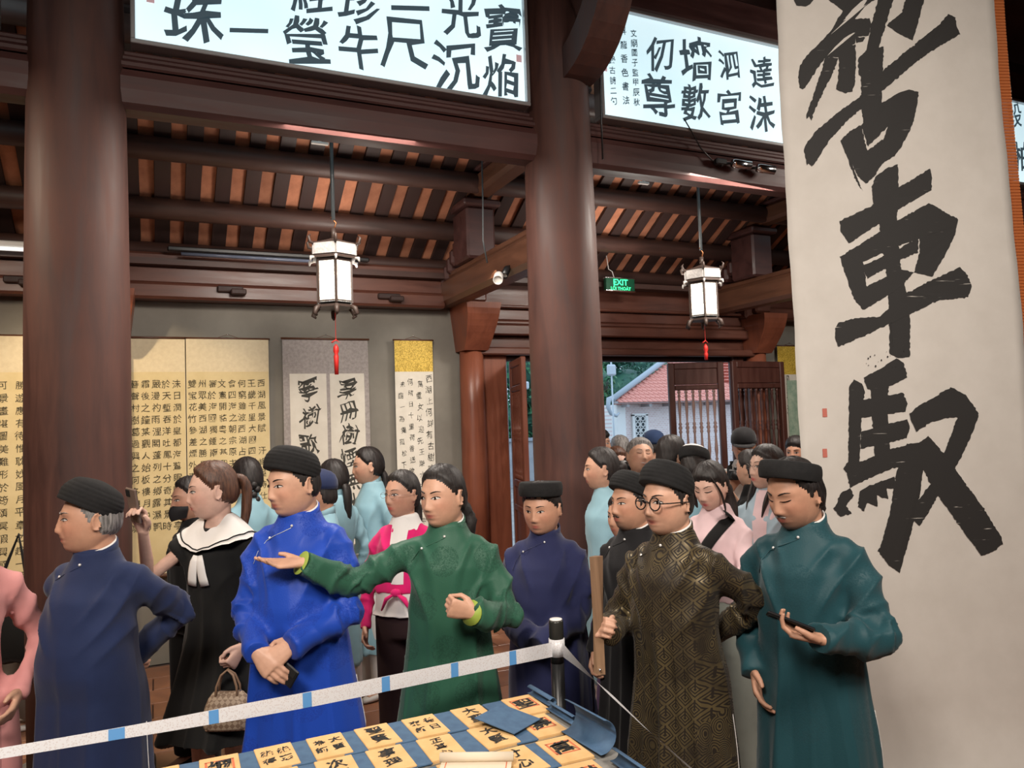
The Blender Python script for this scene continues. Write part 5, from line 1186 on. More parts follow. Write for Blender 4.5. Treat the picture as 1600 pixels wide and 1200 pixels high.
# 6 black robe with goatee
person('man in plain black robe and turban with goatee, just left of the bespectacled man', 985, 737, 3.3, 40, head=(10, 4, 0), arms=dict(R=dict(w=(-.21, -.06, .86), pole=(-.5, .4, 1.1), pn=(1, 0, 0), curl=.45)), girth=.98, skin=SK1, hair='undercap', hat=('turban', 22, .040, .082, TURB), seed=31,
       robe=dict(m=BLK, o=dict(zb=.30, fold=.010)), face=dict(eye=.0040), stub=.75, shoes=SHOEB)
# 7 gold brocade with round glasses
c7 = person('man in brown and gold key-patterned robe with round black glasses, one arm behind his back', 1040, 724, 2.8, 34, head=(8, 2, 0),
       arms=dict(L=dict(w=(.03, .20, 1.02), pole=(.26, .36, 1.05), pn=(0, 1, 0), curl=.5), R=dict(w=(-.125, -.235, 1.10), pole=(-.5, .3, .9), pn=(.9, .1, 0), curl=.8, hd=(.1, -.75, .35), thumb=.8)),
       girth=1.04, skin=SK2, hair='undercap', hat=('turban', 22, .040, .088, TURB), seed=41, robe=dict(m=KEY, o=dict(zb=.26, hemw=.27, hemd=.21, fold=.013), slit=(1,)), face=dict(glasses='round', eye=.0042, mouth=.8), shoes=SHOEB, stub=.25)
# his fan
S, El, W, hd, a = c7['SK'][-1]; wp_ = world(c7, (W+np.array([.012, -.080, .045]))*c7['s'])
t = empty('hand_fan', wp_, R(-30)); FANM = wood('fan_wood', (.13, .07, .04), (.30, .18, .10), .6, 'Z', 10)
for k in range(6):
    o = MB().loft([[(-.013, 0, -.17), (.013, 0, -.17), (.013, .003, -.17), (-.013, .003, -.17)], [(-.017, 0, .0), (.017, 0, .0), (.017, .003, 0), (-.017, .003, 0)], [(-.014, 0, .235), (.014, 0, .235), (.014, .003, .235), (-.014, .003, .235)]]).obj('rib', FANM, t); o.location = (0, (k-3)*.0036, 0); o.rotation_euler = (R(3), R((k-3)*.9+1), 0)
MB().tube([(0, -.016, -.15), (0, .014, -.15)], .004, 8).obj('pivot', METAL, t, True)
tag(t, 'closed brown folding fan held upright by the man in the patterned robe', 'fan')
# 8 teal
c8 = person('man in dark teal silk robe and flat black turban reading a phone before the banner', 1238, 706, 2.72, 16, head=(24, -12, 0),
       arms=dict(L=dict(w=(.115, -.285, 1.115), pole=(.48, .12, .85), pn=(.0, -.1, 1), curl=.42, hd=(-.92, -.22, .16), thumb=.6), R=dict(w=(-.185, -.06, .90), pole=(-.5, .4, 1.1), pn=(1, 0, 0), curl=.25)),
       girth=1.06, skin=SK1, hair='nape', hat=('pill', 22, .050, .056, TURB), seed=51, robe=dict(m=TEAL, o=dict(zb=.22, hemw=.27, hemd=.2, fold=.013, slr=(.086, .076, .062)), slit=(1,)), face=dict(closed=1, wide=1.03), stub=.85, shoes=SHOEB)
held_phone(c8, 1, 'dark phone in an open flip case held by the man in teal', off=(-.01, 0, .012), up=(-.80, -.25, .30), aim=(-.35, .2, .9))
# 2 woman in black dress
def sailor(ctx):
    root, s = ctx['root'], ctx['s']; o, bvh = ctx['garment']('dress', BLACKD, zb=.50, hemw=.30, hemd=.24, sleeve=.48, slr=(.086, .07, .06), fold=.013, waist=.92, off=.014, open_=True)
    n_ = 40; rings = []
    for k, q in enumerate(np.linspace(0, 1, 8)):
        ring = []
        for a in np.arange(n_)*2*PI/n_:
            fx, fy = math.cos(a), math.sin(a); r0_, r1_ = .060, .205 if fy > -.2 else .205-.02*abs(fx)
            ff = max(0, -fy)**3; x_ = lerp(.060*fx, .195*fx, q); y_ = lerp(.012+(.056+.030*ff)*fy, .012+.150*fy, q); z_ = lerp(1.455-.115*ff, 1.335+(.02 if fy < 0 else 0), q**1.25)-.05*q*(1-abs(fx))*(1 if fy < 0 else .2)+.003*math.sin(a*26)*q
            ring.append((x_*s, y_*s, z_*s))
        rings.append(ring)
    V_ = np.concatenate(rings); 
    def lay(P, l_):
        out = []
        for p in P:
            h = bvh.ray_cast(Vector((p[0]*1.0, p[1], 2.)), Vector((0, 0, -1))); out.append((p[0], p[1], max(p[2], h[0][2]+l_) if h[0] is not None and h[0][2] < 1.49*s else p[2]))
        return np.array(out)
    V_ = lay(V_, .008); k8 = 8; F = [(j*n_+i, j*n_+(i+1) % n_, (j+1)*n_+(i+1) % n_, (j+1)*n_+i) for j in range(7) for i in range(n_)]
    MB().add(V_, F).obj('sailor_collar', WCOT, root, True)
    tp = V_[6*n_:7*n_]; tp = tp+np.array([0, 0, .004]); MB().tube(np.concatenate([tp, tp[:1]]), .003*s, 5).obj('collar_piping', BLACKD, root, True)
    for sd in (-1, 1):
        P = [ctx['on'](bvh, sd*.012+sd*.022*q, 1.29-.13*q, lift=.010) for q in np.linspace(0, 1, 6)]; MB().tube(P, np.array([.012, .02, .022, .023, .024, .024])*s, 8, flat=.22, up=(0, 1, 0)).obj('scarf_tail', WCOT, root, True)
c2 = person('woman in black midi dress with white sailor collar, brown ponytail, holding up a phone', 331, 723, 3.45, 40, head=(42, 0, 0), fem=1,
       arms=dict(R=dict(w=(-.09, -.34, 1.43), pole=(-.30, -.05, .7), pn=(.2, -.6, .3), curl=.55, hd=(.0, -.3, .95), thumb=.7), L=dict(w=(.20, -.10, .90), pole=(.45, .4, 1.1), pn=(-1, 0, 0), curl=.85)), skin=SK3, hair='ponyhigh', hairm=HAIRR, seed=61, extra=sailor, face=dict(eye=.005, lips=(.45, .10, .09)), shoes=SHOEB)
held_phone(c2, -1, 'phone in pale case held up by the woman with the white sailor collar', off=(.0, -.01, .03), up=(.05, -.25, .95), aim=(.3, .95, .2), case=mat('bronze_case', (.30, .22, .18), .3, .5))
S, El, W, hd, a = c2['SK'][1]; wp_ = world(c2, (W+hd*.10)*c2['s'])
t = empty('handbag', (wp_[0], wp_[1], wp_[2]-.235), R(-25))
def bagm():
    m = mat('monogram_canvas', (.30, .22, .15), .6); N = NT(m); v = N.coord((1, 1, 1), (0, R(45), 0)); ch = N.n('ShaderNodeTexChecker', ins={'Scale': 62.}); N.l(v, ch.inputs['Vector'])
    N.l(N.mix(ch.outputs['Fac'], (.36, .27, .19), (.20, .13, .085)), N.b.inputs['Base Color']); return m
BAG = bagm(); LEA = mat('tan_leather', (.25, .15, .09), .5)
rings = []
for z_, w_, d_ in ((0, .088, .045), (.012, .098, .052), (.05, .100, .052), (.09, .092, .045), (.125, .078, .032), (.145, .062, .014), (.150, .05, .006)):
    rings.append([(w_*math.copysign(abs(math.cos(a))**.5, math.cos(a)), d_*math.copysign(abs(math.sin(a))**.6, math.sin(a)), z_) for a in np.arange(24)*2*PI/24])
MB().loft(rings).obj('bag_body', BAG, t, True); MB().box((0, 0, .004), (.17, .08, .012), bev=.005).obj('base_trim', LEA, t)
MB().box((0, 0, .149), (.11, .012, .006), bev=.002).obj('zip', METAL, t)
for yy in (-.02, .02): MB().tube([(-.045, yy, .125), (-.042, yy*.9, .17), (-.025, yy*.5, .215), (0, yy*.2, .235), (.025, yy*.5, .215), (.042, yy*.9, .17), (.045, yy, .125)], .005, 8).obj('handle', LEA, t, True)
tag(t, 'small beige diamond-checked handbag hanging from the hand of the woman in black', 'handbag')
# 15 magenta cardigan
def card(mcard, mshirt, mtr, knot=False, strap=False, w=.092):
    def f(ctx):
        o, b = ctx['garment']('blouse', mshirt, zb=.92, sleeve=None, fold=.006, off=.022); o2, b2 = ctx['garment']('cardigan', mcard, zb=1.04 if knot else .80, sleeve='long', slr=(.076, .058, .046), fold=.009, off=.034, cseed=3)
        s, root = ctx['s'], ctx['root']
        # open front: lapel strip of the blouse shows between the cardigan edges
        V_ = []
        for q in np.linspace(0, 1, 9):
            z_ = lerp(1.44, 1.10, q); hw = lerp(.05, .035, q)
            for u in (-1, -.5, 0, .5, 1): V_.append(ctx['on'](b2, hw*u, z_, lift=.004-.003*abs(u)))
        MB().add(V_, [(j*5+i, j*5+i+1, (j+1)*5+i+1, (j+1)*5+i) for j in range(8) for i in range(4)]).obj('shirt_front', mshirt, root, True)
        trousers(ctx, mtr, w)
        if strap:
            P = [ctx['on'](b2, lerp(.12, -.10, q), lerp(1.37, 1.02, q), lift=.010) for q in np.linspace(0, 1, 10)]; MB().tube(P, .022*s, 8, flat=.2, up=(0, 1, 0)).obj('bag_strap', BLACKD, root, True)
        if knot:
            p = ctx['on'](b2, 0, 1.06, lift=.02); MB().sphere(p, np.array([.03, .02, .022])*s).obj('knot', mcard, root, True)
            for sd in (-1, 1): MB().tube([p, p+np.array([sd*.05, -.01, -.03])*s, p+np.array([sd*.08, 0, -.09])*s], np.array([.012, .022, .01])*s, 8, flat=.5).obj('knot_end', mcard, root, True)
    return f
person('woman in glasses and knotted magenta cardigan over white blouse, behind the green-robed man', 627, 737, 3.95, 20, head=(26, 4, 0), fem=1, skin=SK4, near=True, voxel=.0058, hair='ponylow', seed=71, extra=card(MAG, WCOT, DARKT, True, False, .085), face=dict(glasses='thin', eye=.0046), shoes=SHOEB,
       arms=dict(R=dict(w=(-.20, -.10, .86), pole=(-.5, .4, 1.1), pn=(1, 0, 0), curl=.4)))
def aodai(m, tr=WCOT, coll=True):
    def f(ctx):
        ctx['garment']('tunic', m, zb=.30, hemw=.20, hemd=.14, sleeve='long', slr=(.074, .056, .044), fold=.008, waist=.88, off=.010); ctx['collar'](m, .04, False); trousers(ctx, tr, .10)
    return f
AOD = 'light blue long tunic'
AD = dict(fem=1, near=False, voxel=.0072, skin=SK2)
person('young woman in light blue tunic with black braid, behind the sailor-collar woman', 385, 717, 4.8, 150, head=(0, 0, 0), hair='braid', seed=81, extra=aodai(LBLUE), shoes=SHOEW, **AD)
person('young woman in light blue tunic turned away, ponytail, just right of the royal-blue man', 520, 719, 5.0, 130, hair='ponylow', seed=82, extra=aodai(LBLUE), shoes=SHOEW, **AD)
person('light blue tunic woman in profile before the grey scroll, left of the magenta cardigan', 574, 700, 5.3, 60, head=(22, 0, 0), hair='ponylow', seed=83, extra=aodai(LBLUE), shoes=SHOEW, **AD)
person('young woman in light blue tunic with hair bun, in profile beside the middle pillar', 938, 701, 4.55, 62, head=(20, 2, 0), hair='bun', seed=84, extra=aodai(LBLUE), shoes=SHOEW, **AD)
person('person in light blue tunic almost hidden behind the left pillar', 66, 712, 5.0, 100, hair='ponylow', seed=85, extra=aodai(LBLUE, LBLUE), shoes=SHOEW, **AD)
person('person with navy cap, barely visible between the royal-blue man and the grey scroll', 497, 742, 4.4, 95, hair='short', hat=('cap', 4, .045, .09, NAVY), seed=86, near=False, skin=SK1, extra=aodai(LBLUE), shoes=SHOEB)
# pink tunic at the left edge
person('person in pink patterned tunic cut off by the left edge of the picture', -66, 752, 2.6, -10, hair='long', hairm=HAIRR, seed=87, fem=1, skin=SK2, near=False, voxel=.007, extra=aodai(PINK, PINK), shoes=SHOEB, arms=dict(L=dict(w=(.16, -.10, .95), pole=(.5, .3, 1.1), pn=(-1, 0, 0))))
def tee(m, tr=DARKT, sleeve=.5, zb=.86, off=.02, **k):
    def f(ctx):
        ctx['garment']('shirt', m, zb=zb, sleeve=sleeve, slr=(.072, .062, .05), fold=.010, off=off); trousers(ctx, tr, .09)
        if k.get('strap'): 
            s = ctx['s']; S = ctx['SK'][1][0]
            for sd in (-1, 1):
                P = [np.array([sd*.10, -.125, 1.12])*s, np.array([sd*.105, -.118, 1.28])*s, np.array([sd*.10, -.07, 1.40])*s, np.array([sd*.095, .02, 1.435])*s, np.array([sd*.10, .12, 1.36])*s]; MB().tube(P, .020*s, 8, flat=.25, up=(0, 1, 0)).obj('backpack_strap', BLACKD, ctx['root'], True)
    return f
# masked visitor
c = person('person with black face mask behind the sailor-collar woman, photographing with a phone', 296, 746, 4.2, 58, head=(10, 0, 0), hair='bun', fem=1, near=False, voxel=.007, skin=SK4, seed=90, extra=tee(BLACKD, BLACKD, .9), face=dict(mask=1), shoes=SHOEB)
# purple robe mostly hidden
person('person in purple robe almost hidden behind the man in plain black', 972, 772, 3.85, 40, hair='short', near=False, skin=SK1, seed=91, robe=dict(m=PURP, o=dict(zb=.26, fold=.012)), shoes=SHOEB)
# girl with phone, pale pink
def pinkg(ctx):
    o, b = ctx['garment']('knit_top', PALEP, zb=.95, sleeve='long', slr=(.074, .056, .044), fold=.007, off=.014, waist=.92); s, root = ctx['s'], ctx['root']
    P = [ctx['on'](b, lerp(.115, -.12, q), lerp(1.42, 1.08, q), lift=.008) for q in np.linspace(0, 1, 12)]; MB().tube(P, .030*s, 8, flat=.18, up=(0, 1, 0)).obj('bag_strap', BLACKD, root, True)
    trousers(ctx, GREYT, .105)
ch = person('young woman in pale pink top with wide black strap, looking at her phone', 1108, 720, 3.85, 22, head=(6, -14, 0), fem=1, near=True, voxel=.0058, skin=(.66, .42, .33), hair='fringe', seed=92, extra=pinkg, face=dict(closed=1, lips=(.55, .12, .12)), shoes=SHOEW,
       arms=dict(R=dict(w=(-.10, -.28, 1.19), pole=(-.5, .1, .8), pn=(.6, -.2, .5), curl=.5, hd=(.15, -.55, .8), thumb=.7), L=dict(w=(.04, -.28, 1.16), pole=(.5, .1, .8), pn=(-.3, -.2, .8), curl=.5, hd=(-.4, -.5, .7), thumb=.7)))
held_phone(ch, -1, 'silver phone held up by the young woman in pale pink', off=(-.005, -.02, .03), up=(-.1, -.35, .93), aim=(.1, .9, .35), case=mat('silver_case', (.50, .48, .50), .25, .6))
# woman with glasses and cardigan
cl_ = person('young woman in grey-blue cardigan with round glasses, long black hair, left of the teal man', 1196, 697, 4.25, 26, head=(26, 8, 0), fem=1, near=True, voxel=.006, skin=(.60, .40, .31), hair='long', seed=93, extra=card(CARD, PALEP, cloth('beige_trouser', (.42, .36, .30), .85, 'plain', .1)), face=dict(glasses='thin', eye=.0046), shoes=SHOEW,
       arms=dict(L=dict(w=(.02, -.26, 1.10), pole=(.5, .1, .9), pn=(.0, .3, .9), curl=.55, hd=(-.7, -.4, .4), thumb=.6), R=dict(w=(.02, -.24, 1.05), pole=(-.5, .1, .9), pn=(.2, .9, 0), curl=.4, hd=(.9, -.1, .1))))
held_phone(cl_, 1, 'dark phone in the hand of the young woman in the grey-blue cardigan', off=(0, -.01, .03), up=(-.2, -.3, .9), aim=(.3, .9, .2))
# crowd in the doorway
CR = dict(near=False)
person('grey-haired smiling man looking up, in the doorway crowd above the turbans', 999, 686, 5.5, 4, head=(-22, 16, 6), girth=1.1, skin=SK2, hair='short', hairm=HAIRG, seed=101, voxel=.0068, near=False, extra=tee(cloth('steel_shirt', (.10, .13, .17), .8, 'plain'), DARKT), face=dict(smile=1, wide=1.12, closed=1), shoes=SHOEB)
person('dark-haired man in black shirt seen from behind right, right of the smiling man', 1048, 684, 5.1, -125, head=(-10, 0, 0), hair='crop', skin=SK2, seed=102, extra=tee(BLACKD, DARKT), shoes=SHOEB, voxel=.007, **CR)
def whitecrown(ctx):
    aodai(LBLUE)(ctx); mb = MB().sphere((0, 0, 0), (.080, .098, .042), 24, 10); V = mb.V()@rotx(R(14)).T+np.array([0, .0, .105]); mb.v = [ctx['tr'](V)]; mb.obj('hat_crown', WCOT, ctx['root'], True)
person('person in pale tunic wearing a white-crowned black-banded turban, seen from behind', 1086, 700, 4.9, -150, head=(0, -8, 10), hair='short', hat=('pill', -14, .045, .065, TURB), skin=SK1, seed=103, extra=whitecrown, shoes=SHOEB, **CR)
person('young man with short black hair in profile at the doorway, beside the middle pillar', 937, 673, 7.6, -70, hair='crop', skin=SK2, seed=104, extra=tee(SHIRTW), shoes=SHOEB, **CR)
person('person with bushy grey hair seen from behind in the doorway', 968, 683, 7.2, 150, hair='crop', hairm=HAIRG, skin=SK1, seed=105, extra=tee(CARD), shoes=SHOEB, **CR)
cc = person('woman with brown hair holding up a camera, in the doorway crowd', 963, 699, 6.0, -20, head=(0, 0, 0), fem=1, hair='long', hairm=HAIRR, skin=SK3, seed=106, extra=tee(cloth('grey_shirt', (.3, .3, .32), .8, 'plain')), shoes=SHOEB,
       arms=dict(R=dict(w=(-.03, -.22, 1.45), pole=(-.5, -.2, 1.1), pn=(.4, .3, .6), curl=.6, hd=(.3, -.3, .8)), L=dict(w=(.06, -.22, 1.43), pole=(.5, -.2, 1.1), pn=(-.3, .3, .8), curl=.6, hd=(-.2, -.3, .8))), **CR)
person('person with dark blue cap beyond the smiling man, at the doorway', 1021, 676, 6.9, 160, hair='short', hat=('cap', 4, .035, .08, cloth('blue_cap', (.02, .04, .10), .8, 'plain')), skin=SK1, seed=107, extra=tee(SHIRTW), shoes=SHOEB, **CR)
cj = person('photographer in white shirt and black cap with backpack straps, before the open shutter', 1161, 671, 6.0, 8, head=(-12, -12, 0), hair='short', hat=('cap', 4, .035, .085, BLK), skin=SK1, seed=108, extra=tee(SHIRTW, DARKT, .5, strap=1), face=dict(closed=1, glasses='thin'), shoes=SHOEB,
       arms=dict(L=dict(w=(.05, -.30, 1.28), pole=(.5, -.1, .9), pn=(-.3, .2, .8), curl=.6, hd=(-.3, -.3, .6)), R=dict(w=(-.05, -.30, 1.26), pole=(-.5, -.1, .9), pn=(.3, .2, .8), curl=.6, hd=(.3, -.3, .6))), voxel=.0068, **CR)
person('woman with dark hair in black top, raising a camera below the photographer with the cap', 1171, 704, 5.0, 120, head=(0, 0, 0), fem=1, hair='bun', skin=SK2, seed=109, extra=tee(BLACKD, DARKT, .8), shoes=SHOEB,
       arms=dict(R=dict(w=(-.08, -.26, 1.42), pole=(-.5, -.1, .9), pn=(.3, .2, .8), curl=.6, hd=(.3, -.3, .6))), **CR)
person('dark-haired person at the shutters, only hair and forehead visible above the teal man', 1243, 684, 6.3, 20, hair='crop', skin=SK1, seed=110, extra=tee(BLACKD), shoes=SHOEB, **CR)
person('person with curly grey hair directly behind the head of the teal man', 1278, 698, 4.6, 10, hair='crop', hairm=HAIRG, skin=SK1, seed=111, extra=tee(CARD), shoes=SHOEB, **CR)
def dslr(ctx, p, rz, lb):
    wp_ = world(ctx, np.array(p)*ctx['s']); t = empty('camera_body', wp_, ctx['root'].rotation_euler[2]+rz); t.name = 'photo_camera'
    MB().box((0, 0, 0), (.13, .05, .08), bev=.01).obj('housing', BLACK, t); MB().box((0, 0, .048), (.05, .04, .025), bev=.008).obj('viewfinder', BLACK, t)
    MB().lathe([(.034, 0), (.036, .02), (.036, .08), (.033, .085)], n=20).xf(Matrix.Rotation(R(90), 4, 'X')).obj('lens', BLACK, t, True); tag(t, lb, 'camera')
dslr(cj, (0, -.36, 1.36), 0, 'black camera in the hands of the photographer with the cap')
dslr(cc, (.01, -.24, 1.545), 0, 'black camera before the face of the brown-haired woman in the doorway')
p = at_d(22, 985, 4.5); t = empty('shoulder_bag', tuple(p), R(-20)); rings = []
for z_, w_, d_ in ((-.18, .06, .03), (-.15, .13, .05), (0, .15, .06), (.12, .12, .05), (.17, .06, .02)): rings.append([(w_*math.cos(a), d_*math.sin(a), z_+.01*math.sin(3*a)) for a in np.arange(20)*2*PI/20])
MB().loft(rings).obj('bag_body', BLACKD, t, True); MB().tube([(-.10, 0, .12), (-.06, .02, .36), (.0, .05, .55), (.05, .02, .36), (.10, 0, .12)], .010, 6).obj('strap', BLACKD, t, True)
tag(t, 'soft black shoulder bag between the pink tunic and the left pillar', 'bag')
p = at_d(30, 1040, 4.7); t = empty('draped_jacket', tuple(p), R(-20)); rings = []
for z_, w_, d_ in ((-.30, .12, .04), (-.15, .14, .05), (0, .13, .06), (.15, .11, .06), (.26, .07, .05)): rings.append([(w_*math.cos(a), d_*math.sin(a)*(1+.25*math.sin(5*a)), z_+.02*math.sin(2*a)) for a in np.arange(26)*2*PI/26])
MB().loft(rings).obj('folded_cloth', cloth('taupe_jacket', (.16, .14, .12), .9, 'plain', .1), t, True); tag(t, 'taupe jacket hanging over an arm beside the left pillar', 'jacket')
# ------------------------------------------------------------------ table with calligraphy cards
before_table = set(SC.objects)
t = empty('display_table', (0, 0, 0)); tag(t, 'long display table covered in grey cloth, covered with calligraphy cards', 'table')
TX0, TX1, TY0, TY1 = -1.3, 1.30, 1.35, 2.675
MB().box(((TX0+TX1)/2, (TY0+TY1)/2, .76), (TX1-TX0, TY1-TY0, .03), bev=.006).obj('tabletop', noisy('table_cloth_grey', (.20, .20, .19), (.26, .25, .23), 30, .9), t)
sk = MB(); sk.box(((TX0+TX1)/2, TY1-.02, .32), (TX1-TX0-.04, .01, .86)); sk.obj('cloth_skirt', mat('dark_skirt_cloth', (.02, .022, .03), .9), t)
MB().box((TX1-.02, (TY0+TY1)/2, .32), (.01, TY1-TY0-.04, .86)).obj('cloth_skirt', MATS['dark_skirt_cloth'], t)
for x in (TX0+.08, TX1-.08):
    for y in (TY0+.08, TY1-.08): MB().box((x, y, .295), (.05, .05, .89)).obj('leg', WOODK, t)
CARDM = noisy('kraft_card', (.66, .40, .16), (.74, .47, .21), 14, .8); NAVYC = noisy('slate_blue_cover', (.045, .10, .19), (.06, .13, .23), 30, .7, .05)
CEDGE = mat('card_edge', (.55, .40, .22), .8)
txt = {(0, 0): '聖', (1, 0): '大聖', (2, 0): '德日來新', (3, 0): '聖賢', (4, 0): '大賢為師', (5, 0): '能憲能得', (6, 0): '綱', (7, 0): '福', (8, 0): '心安',
       (0, 1): '壽', (1, 1): '大賢', (2, 1): '正其心', (3, 1): '事理', (4, 1): '次第', (5, 1): '明德', (6, 1): '知足', (7, 1): '和', (0, 2): '萬', (1, 2): '寸心', (2, 2): '有容', (3, 2): '致和', (4, 2): '靜', (5, 2): '誠意', (0, 3): '祥', (1, 3): '如意', (2, 3): '清心', (3, 3): '安'}
XS = [1.205, 1.005, .825, .66, .50, .337, .17, .0, -.17, -.34]; YS = [2.565, 2.37, 2.165, 1.97, 1.77]
rr = random.Random(5); k_ = 0
ordn = ['first', 'second', 'third', 'fourth', 'fifth']
ordn9 = ordn+['sixth', 'seventh', 'eighth', 'ninth']
for j in range(4):
    for i in range(9 if j < 2 else 8):
        x = XS[i]-(.012 if j else 0)-.012*j*(i == 0)*2; y = YS[j]; an = rr.uniform(-.03, .03)
        # blue folder running beside every card (folded cover it belongs to)
        ct = empty('calligraphy_card', (x, y, .777), an)
        o = MB().box((.0, 0, .006), (.116, .176, .010), bev=.002).obj('card', CARDM, ct)
        MB().box((.0, 0, .0005), (.120, .180, .002)).obj('backing', CEDGE, ct)
        MB().box((-.094, 0, .004), (.076, .182, .006), bev=.0015).obj('blue_cover', NAVYC, ct)
        w_ = txt.get((i, j), '和'); n = len(w_); items = []
        if n == 1: items = [(w_, 0, .01, .085)]
        elif n == 2: items = [(w_[0], 0, .040, .062), (w_[1], 0, -.032, .062)]
        elif n == 3: items = [(c, 0, .052-.05*q, .044) for q, c in enumerate(w_)]
        else: items = [(w_[0], .026, .035, .045), (w_[1], .026, -.028, .045), (w_[2], -.026, .030, .045), (w_[3], -.026, -.032, .045)]
        mb = brush(items, .022, .05, .12, 40+i*7+j); V = mb.V(); mb.v = [np.stack([V[:, 0], V[:, 2], np.full(len(V), .0118)], 1)]; mb.f = [f[::-1] if False else f for f in mb.f]
        mb.obj('calligraphy', INK, ct, fix=False)
        if n == 1:
            fr = MB()
            for c_, d_ in (((0, .05, .0114), (.085, .007, .0004)), ((0, -.03, .0114), (.085, .007, .0004)), ((-.039, .01, .0114), (.007, .08, .0004)), ((.039, .01, .0114), (.007, .08, .0004))): fr.box(c_, d_)
            fr.obj('red_frame', mat('orange_red_ink', (.62, .16, .07), .8), ct)
        tag(ct, 'kraft card reading %s, %s from the right in the %s row from the far table edge' % (w_, ordn9[i], ordn[j]), 'card', 'calligraphy cards on the table')
# curled blue covers along the right edge and one lying across
def curl(x, y, ang, L_, rad, lb, z=.79, turn=1.5, flat=.05):
    t_ = empty('curled_blue_cover', (x, y, z), ang); n = 14; rings = []
    for q in np.linspace(0, 1, n):
        a = q*turn*PI; px_, pz_ = (rad*math.sin(a)*1.0, rad*(1-math.cos(a)))
        rings.append((px_+.0, pz_)); 
    pts = [(-flat, 0)]+rings; V_ = []; 
    for th in (0, .0018):
        for (a, b) in pts: V_ += [(a, -L_/2, b+th), (a, L_/2, b+th)]
    m_ = len(pts)*2; F = [(2*k, 2*k+1, 2*k+3, 2*k+2) for k in range(len(pts)-1)]+[(m_+2*k, m_+2*k+2, m_+2*k+3, m_+2*k+1) for k in range(len(pts)-1)]
    for k in range(len(pts)-1): F += [(2*k, 2*k+2, m_+2*k+2, m_+2*k), (2*k+1, m_+2*k+1, m_+2*k+3, 2*k+3)]
    F += [(0, m_, m_+1, 1), (m_-2, m_-1, 2*m_-1, 2*m_-2)]
    MB().add(V_, F).obj('sheet', NAVYC, t_, True); tag(t_, lb, 'cover')
curl(1.275, 2.575, .05, .17, .014, 'small blue cover curled up at the far right corner of the table', turn=1.3, flat=.012)
curl(1.262, 2.40, .05, .17, .012, 'narrow blue cover curled at the right table edge beside the card reading 壽', turn=1.2, flat=.012)
curl(1.215, 2.17, .08, .22, .050, 'large blue cover curled high over the right table edge', turn=.95, flat=.01)
curl(1.23, 1.93, .0, .17, .018, 'small blue cover curled at the right table edge, nearest the camera', turn=1.1, flat=.012)
t = empty('loose_blue_cover', (1.075, 2.435, .80), R(28)); MB().box((0, 0, .004), (.15, .17, .004), bev=.001, rx=R(6)).obj('sheet', NAVYC, t); tag(t, 'blue cover lying crosswise, raised, over the cards near the right end of the table', 'cover')
t = empty('paper_roll', (.86, 2.185, .80), R(62)); WP = mat('ivory_paper', (.70, .60, .46), .8)
MB().tube([(0, -.11, .014), (0, .11, .014)], .014, 16).obj('roll', WP, t, True); MB().box((-.075, 0, .002), (.15, .21, .002)).obj('sheet', WP, t)
fr = MB()
for c_, d_ in (((-.075, .09, .0032), (.13, .003, .0004)), ((-.075, -.09, .0032), (.13, .003, .0004)), ((-.135, 0, .0032), (.003, .18, .0004))): fr.box(c_, d_)
fr.obj('red_rule', mat('orange_red_ink', (.62, .16, .07), .8), t); tag(t, 'ivory paper scroll partly unrolled on the cards at the front of the table', 'scroll')
KT = .922      # the table top stands .86 m high
for o in list(SC.objects):
    if o not in before_table and o.parent is None:
        o.location = Vector(EYE)+(o.location-Vector(EYE))*KT; o.scale = (KT,)*3
# ------------------------------------------------------------------ stanchion and tape
t = empty('stanchion', (1.394, 2.665, .0)); MB().lathe([(.16, 0), (.16, .012), (.13, .03), (.03, .045)], n=32).obj('base', BLACK, t, True)
MB().lathe([(.026, .03), (.026, .88)], n=24).obj('post', BLACK, t, True); MB().lathe([(.025, .94), (.028, .945), (.028, 1.035), (.025, 1.042)], n=24).obj('head', mat('dark_cap', (.04, .04, .035), .3, .4), t, True)
MB().lathe([(.0255, .88), (.0255, .942)], n=20).obj('neck', BLACK, t, True); MB().lathe([(.025, 1.042), (.024, 1.046), (.01, 1.047)], n=24).obj('cap', WHITE, t, True); tag(t, 'black barrier post with white-topped head behind the table corner', 'barrier post')
def tapem():
    m = mat('printed_tape', (.62, .62, .64), .35); N = NT(m); v = N.coord((1, 1, 1), (0, R(45), 0)); ch = N.n('ShaderNodeTexVoronoi', ins={'Scale': 170.}); N.l(v, ch.inputs['Vector'])
    N.l(N.ramp(ch.outputs['Distance'], [(.25, (.60, .56, .56)), (.45, (.70, .70, .72))]), N.b.inputs['Base Color']); return m
TAPE = tapem(); TBLUE = mat('tape_blue', (.10, .30, .62), .4)
